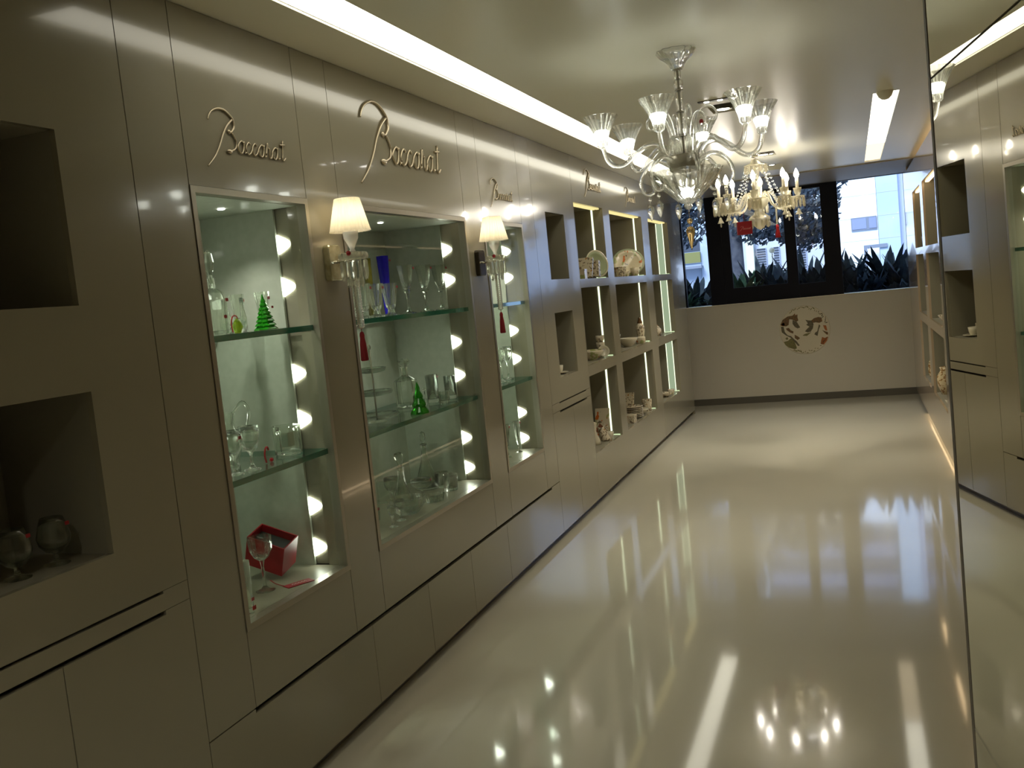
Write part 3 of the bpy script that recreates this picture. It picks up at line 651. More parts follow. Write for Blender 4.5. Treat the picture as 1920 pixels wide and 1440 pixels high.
# ---------------------------------------------------------------- wall lamps
def sconce(y, dark, lab):
    t = empty('wall_lamp', (0, y, 1.88)); tag(t, lab, 'wall lamp', 'shaded crystal wall lamps')
    b = MB(); n = 6; P = []
    for (cy, cz, a0) in ((.032, .055, 0), (-.032, .055, PI/2), (-.032, -.055, PI), (.032, -.055, 3*PI/2)):
        for k in range(n+1):
            a = a0+PI/2*k/n; P.append((y+cy+.016*cos(a), 1.878+cz+.016*sin(a)))
    A = [b.pt((.0005, p[0], p[1])) for p in P]; B = [b.pt((.022, p[0], p[1])) for p in P]; C_ = [b.pt((.026, y+(p[0]-y)*.92, 1.878+(p[1]-1.878)*.95)) for p in P]
    for U, W in ((A, B), (B, C_)):
        for i in range(len(P)):
            j = (i+1) % len(P); b.face((U[i], U[j], W[j], W[i]))
    b.face(A[::-1]); b.face(C_); b.build('back_plate', dark, t)
    ax = .105
    b = MB(); b.tube([(.024, y, 1.878), (ax, y, 1.880)], .006, 8); b.box(.026, .031, y-.046, y+.046, 1.872, 1.884); b.build('bracket', CHROME, t)
    b = MB(); b.lathe([(0, 0), (.054, .002), (.058, .010), (.055, .026), (.046, .030), (.040, .012), (0, .010)], (ax, y, 1.880), 32, (16, .05)); dish = b.build('crystal_dish', SPARK, t)
    b = MB(); b.ball((ax+.012, y-.056, 1.905), .010, .006, .010); b.build('button', BURG, dish)
    b = MB(); b.lathe([(0, 0), (.012, 0), (.014, .01), (.009, .018), (.016, .035), (.029, .060), (.031, .085), (0, .085)], (ax, y, 1.905), 20); b.build('cup', FROST, t)
    for k in range(12):                    # upper ring of long prisms
        a = 2*PI*k/12; cx, cy = ax+.048*cos(a), y+.048*sin(a)
        b = MB(); b.lathe([(0, -.082), (.007, -.066), (.0085, -.045), (.007, -.004), (0, 0)], (cx, cy, 1.880), 6, None, False); b.build('prism', SPARK, t)
    for k in range(10):                    # lower ring of small drops
        a = 2*PI*(k+.5)/10; cx, cy = ax+.030*cos(a), y+.030*sin(a)
        b = MB(); b.lathe([(0, -.045), (.006, -.032), (.005, -.008), (0, 0)], (cx, cy, 1.815), 6, None, False); b.build('prism', SPARK, t)
    b = MB(); pr = [(0, 1.878)]
    for i in range(17): z = 1.80-.19*i/17; pr += [(.013, z), (.0165, z-.0056), (.013, z-.0108)]
    b.lathe([(r, z) for r, z in [(0, 1.81)]+pr[1:]+[(0, 1.604)]], (ax, y, 0), 10); b.build('bead_column', SPARK, t)
    b = MB(); b.tube([(ax, y, 1.607), (ax, y, 1.594)], .0016, 5); b.lathe([(0, 1.597), (.007, 1.592), (.010, 1.580), (.009, 1.570), (.0125, 1.545), (.016, 1.482), (.013, 1.478), (0, 1.480)], (ax, y, 0), 16, (8, .05)); b.build('tassel', BURG, t)
    b = MB(); n = 120; flu = (30, .03)
    b.lathe([(.080, 1.992), (.078, 1.998), (.050, 2.118), (.048, 2.121)], (ax, y, 0), n, flu, False); sh = b.build('shade', SHADE, t)
    b = MB(); b.ball((ax, y, 2.050), .017, .017, .026); b.build('bulb', SHBULB, sh)
OLDMIR = mottled('aged mirror plate', (.40,.37,.20), (.62,.58,.38), 22, .22, .6); OLDMIR.node_tree.nodes['Principled BSDF'].inputs['Metallic'].default_value = .6
DKMIR = mat('dark mirror plate', (.06,.05,.035), .12, metal=.7)
sconce(3.41, OLDMIR, 'wall lamp with pleated ivory shade and pale back plate, between near narrow and wide vitrines')
sconce(5.035, DKMIR, 'wall lamp with pleated ivory shade and dark back plate, between wide and farthest vitrines')

# ---------------------------------------------------------------- raised script signs on the header panels
LET = mat('satin pale gold lettering', (.60,.52,.38), .25, metal=.75)
SW = [(.0, .286), (.014, .314), (.048, .345), (.110, .368), (.173, .367), (.220, .347), (.252, .322), (.260, .296), (.256, .268), (.223, .237), (.204, .235)]
STEM = [(.245, .315), (.187, .273), (.136, .213), (.090, .142), (.031, .071), (-.055, 0)]
LOW = [(.229, .231), (.253, .207), (.265, .174), (.251, .139), (.217, .122), (.192, .114)]
def letter(ch, x, w):
    z0, z1 = .114, .192; m = (z0+z1)/2
    bowl = [(x+w*.78, z1-.012), (x+w*.5, z1), (x+w*.18, z1-.02), (x+w*.02, m-.008), (x+w*.22, z0+.004), (x+w*.5, z0+.004)]
    if ch == 'a': return [bowl+[(x+w*.72, m), (x+w*.80, z1)], [(x+w*.80, z1), (x+w*.74, m), (x+w*.78, z0+.006), (x+w*1.0, z0+.012)]]
    if ch == 'c': return [bowl+[(x+w*.8, z0+.018), (x+w*1.0, z0+.04)]]
    if ch == 'r': return [[(x, z0+.02), (x+w*.25, z1-.01), (x+w*.33, z1+.022), (x+w*.40, z1-.012), (x+w*.62, z1-.016), (x+w*.58, m-.01), (x+w*.55, z0+.005), (x+w*.8, z0+.004), (x+w, z0+.03)]]
    if ch == 't': return [[(x+w*.75, z1+.06), (x+w*.55, m), (x+w*.42, z0+.014), (x+w*.6, z0), (x+w*.95, z0+.02)], [(x+w*.2, z1+.025), (x+w*1.05, z1+.032)]]
def sign(y0, z0, s, lab, sx=1.):
    t = empty('script_sign', (0, y0+.4*s, z0)); tag(t, lab, 'sign', 'raised script signs on the cabinet headers')
    P = lambda L: [(.0045, y0+a*s*sx, z0+c*s) for a, c in L]
    b = MB(); n = len(SW)
    pts = smoothpath(P(SW), 5); b.tube(pts, [s*lerp(.004, .0075, min(1, 3*i/len(pts))) for i in range(len(pts))], 6)
    pts = smoothpath(P(STEM), 5); b.tube(pts, [s*lerp(.008, .0035, i/len(pts))+.0005 for i in range(len(pts))], 6)
    b.tube(smoothpath(P(LOW), 5), s*.0065, 6)
    b.ball((.0045, y0+.202*s*sx, z0+.236*s), .006*min(1, s+.2), .016*s, .014*s); b.ball((.0045, y0+.186*s*sx, z0+.112*s), .006*min(1, s+.2), .030*s, .014*s)
    b.build('initial', LET, t)
    x = .275
    for ch, w in zip('accarat', (.092, .070, .070, .092, .074, .092, .075)):
        b = MB()
        for L in letter(ch, x, w): b.tube(smoothpath(P(L), 4), s*.0062, 5)
        b.build('letter', LET, t); x += w*.97
sign(3.801, 2.223, 1., 'large raised gold script on the header above the wide vitrine, between the wall lamps')
sign(2.72, 2.195, .54, 'small raised gold script on the header above the near narrow vitrine')
sign(5.34, 2.205, .46, 'small raised gold script on the header above the farthest vitrine')
sign(7.52, 2.40, .62, 'small raised gold script over the first china shelving column, next to the tall niches')
sign(8.98, 2.40, .52, 'small raised gold script over the middle column of the china shelving')
# ---------------------------------------------------------------- china on the shelves
def china(name, prof, c, lab, cat, m=PORC, n=20, flute=None, group=None):
    return piece(name, prof, c, lab, cat, group, m, flute, n)
def bowlp(r, h, rf): return [(0, 0), (rf, 0), (rf, .006), (r*.7, h*.35), (r*.95, h*.8), (r, h), (r-.004, h), (r*.9, h*.75), (r*.6, h*.36), (0, h*.2)]
def cupp(r, h): return [(0, 0), (r*.6, 0), (r*.62, .005), (r*.85, h*.4), (r, h), (r-.003, h), (r*.8, h*.4), (0, .01)]
def plate(c, r, lab, m, face, tilt, oval=1., rim=None):
    """a plate on its edge, facing direction `face` (deg about Z, 0 = +X), leaning back by tilt"""
    M = Matrix.Translation((c[0], c[1], c[2]+r*cos(R(tilt))+.002)) @ Matrix.Rotation(R(face), 4, 'Z') @ Matrix.Rotation(R(90-tilt), 4, 'Y') @ Matrix.Diagonal((1, oval, 1, 1))
    b = MB(); b.M = M; b.lathe([(0, -.006), (r*.62, -.006), (r*.70, .002), (r, .014), (r*.995, .018), (r*.70, .007), (r*.62, .001), (0, .001)], (0, 0, 0), 40)
    o = tag(b.build('plate', m, None, c), lab, 'plate')
    if rim:
        b = MB(); b.M = M; b.lathe([(r*.90, .0145), (r*.985, .0185), (r*.985, .0195), (r*.90, .0155)], (0, 0, 0), 40); b.build('rim_band', rim, o)
    return o
def handle_cup(c, r, h, lab, m, a=60, name='mug'):
    o = china(name, cupp(r, h), c, lab, 'cup', m)
    b = MB(); d = Vector((cos(R(a)), sin(R(a)), 0)); C0 = Vector(c)
    b.tube(smoothpath([C0+d*(r*.86)+Vector((0, 0, h*.82)), C0+d*(r*1.5)+Vector((0, 0, h*.80)), C0+d*(r*1.55)+Vector((0, 0, h*.45)), C0+d*(r*.80)+Vector((0, 0, h*.28))], 5), .0045, 6); b.build('handle', m, o); return o
T1, T2, T3 = GR[0][0]+.0005, GR[1][0]+.0005, GR[2][0]+.0005
# top row
b = MB(); b.M = Matrix.Translation((-.11, 7.66, T1+.008)) @ Matrix.Rotation(R(-28), 4, 'X'); b.box(-.07, .07, -.012, .012, .005, .185)
o = tag(b.build('patterned_board', PORC2), 'cream patterned board leaning in the first top compartment', 'board')
b = MB(); b.M = Matrix.Translation((-.075, 7.86, T1+.008)) @ Matrix.Rotation(R(-8), 4, 'X'); b.box(-.05, .05, -.03, .03, .005, .14)
tag(b.build('china_box', PORC2), 'upright cream patterned box behind the leaning board', 'box')
b = MB(); b.box(-.15, -.05, 7.47, 7.55, T1, T1+.065); o = tag(b.build('china_box', PORC), 'small cream box with dark flowers at the near end of the top row', 'box')
b = MB(); b.box(-.152, -.048, 7.468, 7.552, T1+.0655, T1+.080); b.build('lid', PORC2, o)
plate((-.075, 7.96, T1), .120, 'large pale green plate standing on edge against the first upright', GRNPL, -36, 10, 1., CREAM)
plate((-.14, 9.50, T1), .145, 'large oval cream platter with orange flowers standing in the middle top compartment', PORC, -70, 20, 1.12, GRNPL)
china('fluted_basket', [(0, 0), (.045, 0), (.05, .01), (.058, .095), (.054, .095), (.044, .012), (0, .01)], (-.10, 8.94, T1), 'cream fluted china basket below the orange flowered platter', 'basket', PORC2, 36, (12, .05))
handle_cup((-.06, 9.42, T1), .045, .082, 'cream mug with orange flowers and round handle beside the platter', PORC, 75)
handle_cup((-.10, 9.18, T1), .040, .060, 'low cream cup between fluted basket and handled mug', PORC, 200, 'tea_cup')
# middle row
china('long_bowl', bowlp(.115, .080, .05), (-.12, 7.70, T2), 'wide shallow cream bowl in the first middle-row compartment', 'bowl', PORC, 28)
for k in range(3):
    china('stacked_cup', cupp(.040, .062), (-.10, 7.95, T2+.005+.058*k), ('lowest', 'middle', 'topmost')[k]+' cream cup of the stack beside the first upright', 'cup', PORC2, group='stacked cups in the middle row')
plate((-.06, 7.88, T2), .05, 'small saucer on edge in front of the stacked cups', CREAM, -60, 20)
china('pedestal_cup', [(0, 0), (.035, 0), (.03, .008), (.012, .02), (.012, .075), (.03, .09), (.044, .135), (.040, .135), (.02, .095), (0, .09)], (-.16, 8.80, T2), 'small cream pedestal cup rising behind the wide bowl', 'cup', PORC)
china('round_bowl', bowlp(.095, .085, .04), (-.10, 9.02, T2), 'cream round bowl in the centre of the shelving', 'bowl', CREAM, 28)
b = MB(); b.box(-.09, -.045, 8.42, 8.47, T2, T2+.05); o = tag(b.build('tiny_box', CREAM), 'tiny cream box with red side by the first upright, centre compartment', 'box'); b = MB(); b.box(-.044, -.043, 8.43, 8.46, T2+.005, T2+.03); b.build('red_patch', RED, o)
o = china('ginger_jar', [(0, 0), (.032, 0), (.034, .01), (.025, .03), (.036, .08), (.044, .13), (.040, .165), (.022, .195), (0, .195)], (-.07, 9.48, T2), 'tall patterned cream jar with dark pointed lid by the second upright', 'jar', PORC2)
b = MB(); b.lathe([(0, .1955), (.024, .1955), (.026, .205), (.014, .235), (.016, .245), (0, .262)], (-.07, 9.48, T2), 16); b.build('lid', BROWNB, o)
china('square_pot', [(0, 0), (.045, 0), (.048, .06), (.04, .07), (0, .07)], (-.05, 9.36, T2), 'low patterned pot at the foot of the tall jar', 'pot', PORC)
o = china('sugar_jar', [(0, 0), (.034, 0), (.045, .04), (.043, .075), (.03, .09), (0, .09)], (-.09, 10.45, T2), 'round cream lidded jar in the last middle-row compartment', 'jar', PORC2)
b = MB(); b.lathe([(0, .0905), (.03, .0905), (.02, .105), (.006, .11), (.008, .12), (0, .125)], (-.09, 10.45, T2), 16); b.build('lid', PORC2, o)
# bottom row
def cloth(c, w, h, lab, m, name, a):
    b = MB(); M = Matrix.Translation(c) @ Matrix.Rotation(R(a), 4, 'Z'); b.M = M; n = 10; G = []
    for s in (0, 1):
        row = []
        for i in range(n+1):
            u = i/n; row.append([b.pt(((u-.5)*w*(1-.35*t)+.012*sin(9*u+4*t), .018*sin(7*u+3*t)+s*.006+.03*t, h*t*(1-.12*sin(6*u)))) for t in [k/6 for k in range(7)]])
        G.append(row)
    for s in (0, 1):
        for i in range(n):
            for j in range(6):
                q = (G[s][i][j], G[s][i+1][j], G[s][i+1][j+1], G[s][i][j+1]); b.face(q if s == 0 else q[::-1], True)
    for i in range(n):
        b.face((G[0][i][0], G[1][i][0], G[1][i+1][0], G[0][i+1][0])); b.face((G[0][i][6], G[0][i+1][6], G[1][i+1][6], G[1][i][6]))
    for j in range(6):
        b.face((G[0][0][j], G[0][0][j+1], G[1][0][j+1], G[1][0][j])); b.face((G[0][n][j], G[1][n][j], G[1][n][j+1], G[0][n][j+1]))
    return tag(b.build(name, m, None, c), lab, 'cloth')
cloth((-.10, 7.55, T3), .14, .17, 'folded pale napkin standing at the near bottom corner of the shelving', CREAM, 'napkin', 70)
cloth((-.08, 7.72, T3), .12, .13, 'crumpled cream napkin with edging beside the folded one', PORC2, 'napkin', 20)
b = MB(); b.M = Matrix.Translation((-.15, 7.93, T3+.002)) @ Matrix.Rotation(R(-18), 4, 'X'); b.box(-.06, .06, -.012, .012, .006, .25)
o = tag(b.build('scarf_card', PORC), 'upright card with draped coloured scarf leaning on the first upright, bottom row', 'display card')
b = MB(); b.M = Matrix.Translation((-.15, 7.93, T3+.002)) @ Matrix.Rotation(R(-18), 4, 'X'); b.poly([(-.055, -.0135, .05), (-.01, -.0135, .02), (.04, -.0135, .06), (-.02, -.0135, .12)])
b.build('scarf', mat('rust silk', (.25,.09,.04), .5), o)
handle_cup((-.06, 7.84, T3), .036, .06, 'small cream cup below the leaning scarf card', CREAM, 100, 'tea_cup')
for k in range(7):
    china('stacked_plate', [(0, 0), (.05, 0), (.085, .012), (.11, .018), (.11, .022), (.08, .017), (.05, .006), (0, .006)], (-.125, 9.02, T3+.0005+.0155*k), 'cream patterned plates piled on top of each other in the bottom middle compartment', 'plate', PORC2, 32, group='piled plates')
b = MB(); b.M = Matrix.Translation((-.155, 9.00, T3+.122)) @ Matrix.Rotation(R(-22), 4, 'X'); b.box(-.06, .06, -.006, .006, 0.002, .13); tag(b.build('card_stand', PORC2), 'cream card leaning on top of the piled plates', 'display card')
b = MB(); b.box(-.12, -.03, 8.66, 8.78, T3, T3+.06); o = tag(b.build('china_box', PORC2), 'low cream box before the piled plates, bottom row', 'box'); b = MB(); b.box(-.123, -.027, 8.657, 8.783, T3+.0605, T3+.075); b.build('lid', PORC, o)
china('oval_dish', bowlp(.10, .05, .05), (-.115, 9.28, T3), 'shallow cream dish beyond the piled plates, bottom row', 'dish', CREAM, 28)
china('weave_basket', [(0, 0), (.04, 0), (.048, .10), (.050, .12), (.044, .12), (.036, .01), (0, .01)], (-.07, 9.48, T3), 'woven-look cream basket beside the second upright, bottom row', 'basket', PORC2, 30, (15, .05))
china('oval_dish', bowlp(.09, .05, .04), (-.09, 10.55, T3), 'low cream dish in the last bottom compartment', 'dish', PORC2, 28)
handle_cup((-.06, 10.8, T3), .04, .055, 'cream cup at the far bottom corner of the shelving', PORC, 120, 'tea_cup')
# tall niches beside the china
china('saucer', [(0, 0), (.035, 0), (.07, .012), (.072, .016), (.035, .005), (0, .005)], (-.10, 6.68, 1.0825), 'cream saucer under the cup in the lower tall niche', 'saucer', CREAM, 28)
handle_cup((-.10, 6.68, 1.088), .037, .058, 'cream cup on its saucer in the lower tall niche', CREAM, 200, 'tea_cup')
b = MB(); b.box(-.20, -.14, 6.70, 6.75, 1.0825, 1.165); tag(b.build('china_box', PORC2), 'little upright cream carton behind the cup in the lower tall niche', 'box')
b = MB(); b.lathe(bottle_prof(.155, [(.032, 0), (.034, .05), (.030, .45), (.014, .70), (.011, .9), (.013, 1.)]), (-.09, 6.46, 1.7655), 18); o = tag(b.build('amber_bottle', BROWNB, None, (-.09, 6.46, 1.7655)), 'small amber bottle in the upper tall niche, seen in the mirror', 'bottle')
b = MB(); b.lathe([(0, .1555), (.010, .1555), (.013, .17), (.008, .185), (0, .19)], (-.09, 6.46, 1.7655), 12); b.build('stopper', AMBER, o)
# warm shelving opposite
plate((2.72, 10.72, T3), .15, 'gold patterned plate standing in the far bottom compartment of the warm shelving', GOLDP, 205, 15)
china('gold_vase', [(0, 0), (.05, 0), (.08, .08), (.085, .16), (.05, .22), (.06, .25), (.055, .25), (.045, .22), (0, .2)], (2.70, 9.80-.3, T3), 'round gold patterned vase by the farther upright of the warm shelving', 'vase', GOLDP)
plate((2.76, 8.95, T3), .13, 'cream plate leaning in the nearer visible bottom compartment of the warm shelving', CREAM, 200, 18)
china('serving_bowl', bowlp(.10, .08, .045), (2.70, 8.55, T3), 'cream serving bowl low in the warm shelving near the mirror', 'bowl', CREAM, 28)
china('serving_bowl', bowlp(.09, .07, .045), (2.70, 8.88, T2), 'cream serving bowl halfway up the warm shelving', 'bowl', PORC, 28)
china('blue_cup', cupp(.045, .11), (2.68, 10.7, T1), 'pale tall cup in the far top compartment of the warm shelving', 'cup', mat('pale blue china', (.5,.56,.62), .2), 20)

# ---------------------------------------------------------------- big crystal chandelier
CX, CY = 1.272, 4.475
ch = empty('chandelier', (CX, CY, H)); tag(ch, 'large clear crystal chandelier with six flared cup lights on curved arms, nearest the camera', 'chandelier')
b = MB(); b.lathe([(0, 2.6995), (.086, 2.6995), (.088, 2.692), (.072, 2.672), (.050, 2.655), (.034, 2.635), (.026, 2.615), (0, 2.615)], (CX, CY, 0), 48, (12, .05)); b.build('canopy', CHCRYST, ch)
b = MB(); b.tube([(CX, CY, 2.62), (CX, CY, 2.03)], .006, 8); b.build('rod', STEEL, ch)
b = MB()
for z0, z1, r in ((2.615, 2.575, .016), (2.57, 2.53, .021), (2.52, 2.43, .017), (2.425, 2.325, .021), (2.315, 2.235, .026)):
    b.lathe([(.007, z0), (r*.8, z0), (r, z0-.008), (r, z1+.008), (r*.8, z1), (.007, z1)], (CX, CY, 0), 18)
b.build('stem', CHCRYST, ch)
for z in (2.617, 2.525, 2.428, 2.320):
    b = MB(); b.lathe([(.006, z), (.020, z), (.020, z-.004), (.006, z-.004)], (CX, CY, 0), 18); b.build('collar', STEEL, ch)
b = MB(); b.lathe([(0, 2.235), (.066, 2.235), (.070, 2.228), (.070, 2.170), (.064, 2.163), (0, 2.163)], (CX, CY, 0), 24); b.build('hub', STEEL, ch)
b = MB()
for k in range(6):
    a = 2*PI*k/6+.2; b.lathe([(0, 2.236), (.013, 2.236), (.013, 2.31), (.006, 2.325), (0, 2.326)], (CX+.045*cos(a), CY+.045*sin(a), 0), 10)
b.build('inner_tubes', CHCRYST, ch)
b = MB(); b.lathe([(.166, 2.166), (.160, 2.150), (.110, 2.09), (.05, 2.032), (.018, 2.012), (.02, 2.002), (.012, 1.99), (0, 1.985), (0, 2.02), (.02, 2.026), (.048, 2.044), (.106, 2.098), (.155, 2.156), (.160, 2.166)], (CX, CY, 0), 90, (18, .035), False); bowl = b.build('bowl', CHCRYST, ch)
b = MB(); b.ball((CX, CY, 2.072), .024, .024, .018); b.build('bulb', CUPL, bowl)
ARM = [(.062, 2.195), (.085, 2.255), (.12, 2.285), (.165, 2.288), (.22, 2.258), (.275, 2.215), (.32, 2.212), (.352, 2.240), (.366, 2.285), (.37, 2.30)]
for k in range(6):
    a = R(24+60*k); d = Vector((cos(a), sin(a), 0)); O = Vector((CX, CY, 0))
    pts = smoothpath([O+d*r+Vector((0, 0, z)) for r, z in ARM], 4)
    b = MB(); b.tube(pts, [.0155-.006*i/len(pts) for i in range(len(pts))], 9); arm = b.build('arm', CHCRYST, ch)
    c = O+d*.37
    b = MB(); b.lathe([(0, 2.297), (.014, 2.297), (.022, 2.306), (.024, 2.325), (.0285, 2.345), (.040, 2.375), (.056, 2.405), (.076, 2.437), (.074, 2.4385), (.053, 2.407), (.037, 2.378), (.026, 2.35), (.020, 2.33), (0, 2.328)], (c.x, c.y, 0), 72, (18, .05), False); cup = b.build('cup', CHCRYST, arm)
    b = MB(); b.lathe([(0, 2.334), (.019, 2.336), (.0255, 2.352), (.0285, 2.366), (.026, 2.374), (0, 2.376)], (c.x, c.y, 0), 18); b.build('lamp', CUPL, arm)
    if k == 1:
        b = MB(); b.ball((c.x+.01, c.y-.066, 2.418), .010, .004, .012); b.build('button', BURG, arm)
    a2 = a+R(30); d = Vector((cos(a2), sin(a2), 0))
    UP = [(.04, 2.19), (.046, 2.27), (.06, 2.36), (.09, 2.42), (.13, 2.432), (.16, 2.405), (.155, 2.372), (.13, 2.368)]
    pts = smoothpath([O+d*r+Vector((0, 0, z)) for r, z in UP], 4); b = MB(); b.tube(pts, [.009-.004*i/len(pts) for i in range(len(pts))], 7); b.ball(O+d*.128+Vector((0, 0, 2.370)), .011); b.build('upper_scroll', CHCRYST, ch)
    DN = [(.065, 2.20), (.13, 2.225), (.19, 2.19), (.215, 2.13), (.195, 2.082), (.16, 2.082), (.152, 2.108)]
    pts = smoothpath([O+d*r+Vector((0, 0, z)) for r, z in DN], 4); b = MB(); b.tube(pts, [.012-.005*i/len(pts) for i in range(len(pts))], 8); ls = b.build('lower_scroll', CHCRYST, ch)
    e = O+d*.178; b = MB(); b.tube([(e.x, e.y, 2.074), (e.x, e.y, 2.03)], .0012, 4); b.ball((e.x, e.y, 2.055), .009); b.lathe([(0, 1.955), (.006, 1.965), (.017, 2.00), (.015, 2.018), (.006, 2.03), (0, 2.032)], (e.x, e.y, 0), 12); b.build('drop', CHCRYST, ls)
b = MB(); b.tube([(CX, CY, 1.99), (CX, CY, 1.90)], .0012, 4); b.ball((CX, CY, 1.935), .013); b.lathe([(0, 1.80), (.005, 1.815), (.018, 1.875), (.021, 1.893), (.012, 1.908), (0, 1.912)], (CX, CY, 0), 14); b.build('finial_drop', AMBER, ch)

# ---------------------------------------------------------------- candle chandelier
DX, DY = 1.22, 8.80
c2 = empty('chandelier', (DX, DY, H)); tag(c2, 'smaller crystal chandelier with eight candle bulbs and hanging prisms, before the window', 'chandelier')
b = MB(); b.lathe([(0, 2.6995), (.05, 2.6995), (.052, 2.69), (.02, 2.67), (0, 2.67)], (DX, DY, 0), 24); b.build('canopy', CHROME, c2)
b = MB(); b.tube([(DX, DY, 2.675), (DX, DY, 2.06)], .006, 8); b.build('rod', CHROME, c2)
b = MB(); b.lathe([(.008, 2.66), (.03, 2.65), (.045, 2.62), (.095, 2.605), (.098, 2.595), (.05, 2.585), (.03, 2.55), (.02, 2.50), (.035, 2.47), (.05, 2.44), (.03, 2.40), (.022, 2.36), (.04, 2.33), (.09, 2.315), (.10, 2.30), (.07, 2.25), (.03, 2.21), (.045, 2.18), (.085, 2.15), (.09, 2.13), (.05, 2.08), (.02, 2.05), (0, 2.04)], (DX, DY, 0), 32, (16, .05)); b.build('body', MILK, c2)
for k in range(12):
    a = 2*PI*k/12; b = MB(); b.lathe([(0, 2.53), (.010, 2.545), (.012, 2.575), (.006, 2.60), (0, 2.602)], (DX+.09*cos(a), DY+.09*sin(a), 0), 6, None, False); b.build('crown_prism', MILK, c2)
for k in range(10):
    a = 2*PI*k/10; b = MB(); b.lathe([(0, 2.055), (.008, 2.07), (.010, 2.10), (.005, 2.125), (0, 2.127)], (DX+.082*cos(a), DY+.082*sin(a), 0), 6, None, False); b.build('basket_prism', MILK, c2)
for k in range(8):
    a = PI/4*k; d = Vector((cos(a), sin(a), 0)); O = Vector((DX, DY, 0)); c = O+d*.335
    pts = smoothpath([O+d*r+Vector((0, 0, z)) for r, z in ((.05, 2.31), (.09, 2.36), (.13, 2.33), (.17, 2.25), (.24, 2.215), (.30, 2.235), (.335, 2.275))], 4)
    b = MB(); b.tube(pts, .010, 7); arm = b.build('arm', MILK, c2)
    b = MB(); b.lathe([(0, 2.27), (.02, 2.272), (.052, 2.286), (.058, 2.294), (.05, 2.296), (.02, 2.290), (.014, 2.30), (.024, 2.315), (.030, 2.345), (.034, 2.365), (.026, 2.36), (.012, 2.33), (0, 2.33)], (c.x, c.y, 0), 24, (12, .05)); b.build('drip_pan', MILK, arm)
    b = MB(); b.lathe([(0, 2.335), (.0135, 2.335), (.0135, 2.448), (0, 2.448)], (c.x, c.y, 0), 12); b.build('candle', CANDLE, arm)
    b = MB(); b.lathe([(0, 2.4485), (.011, 2.45), (.0205, 2.468), (.0215, 2.484), (.014, 2.506), (.005, 2.525), (0, 2.532)], (c.x, c.y, 0), 12); b.build('candle_bulb', CANDL, arm)
    b = MB()
    for j in range(10):
        q = 2*PI*j/10; b.lathe([(0, 2.195), (.007, 2.21), (.009, 2.25), (.005, 2.286), (0, 2.287)], (c.x+.052*cos(q), c.y+.052*sin(q), 0), 6, None, False)
    b.build('prism_skirt', MILK, arm)
    b = MB(); b.tube([(c.x, c.y, 2.272), (c.x, c.y, 2.185)], .0015, 4); b.lathe([(0, 2.19), (.008, 2.185), (.014, 2.165), (.026, 2.142), (.029, 2.136), (.022, 2.138), (0, 2.165)], (c.x, c.y, 0), 16); b.ball((c.x, c.y, 2.118), .008, .008, .018, 8, 6); b.build('bell_drop', MILK, arm)
    b = MB()                              # bead garland from the crown out to the arm
    s0 = O+d*.085+Vector((0, 0, 2.585)); s1 = O+d*.26+Vector((0, 0, 2.24))
    for j in range(15):
        t_ = j/14; q = s0.lerp(s1, t_)+Vector((0, 0, -.05*sin(PI*t_))); b.ball(q, .0115, .0115, .0115, 6, 4)
    b.build('bead_garland', CHCRYST, arm)
b = MB(); b.tube([(DX+.150, DY-.06, 2.25), (DX+.150, DY-.06, 2.07)], .0075, 8); b.build('pendant_rod', MILK, c2)
b = MB(); b.lathe([(0, 2.07), (.010, 2.065), (.014, 2.04), (.012, 2.03), (.018, 2.0), (.022, 1.955), (0, 1.953)], (DX+.150, DY-.06, 0), 14, (7, .06)); b.build('tassel', mat('red tassel', (.55,.01,.015), .7), c2)
b = MB(); b.tube([(DX-.11, DY-.25, 2.20), (DX-.11, DY-.25, 2.115)], .002, 4); b.M = Matrix.Translation((DX-.11, DY-.25, 2.06)) @ Matrix.Rotation(R(12), 4, 'Z'); b.box(-.062, .062, -.03, .03, -.055, .055)
tg = tag(b.build('gift_box', RED), 'small red box hanging by a thread from the candle chandelier', 'box')
b = MB(); b.M = Matrix.Translation((DX-.11, DY-.25, 2.06)) @ Matrix.Rotation(R(12), 4, 'Z'); s = .105
for L in (SW, STEM, LOW): b.tube([(-.038+x*s, -.031, -.024+z*s) for x, z in L], .0012, 4)
x = .275
for chh, w in zip('accarat', (.092, .070, .070, .092, .074, .092, .075)):
    for L in letter(chh, x, w): b.tube([(-.038+px*s, -.031, -.024+pz*s) for px, pz in L], .0010, 4)
    x += w*.97
b.build('lettering', mat('pink foil print', (.8,.35,.3), .4), tg)
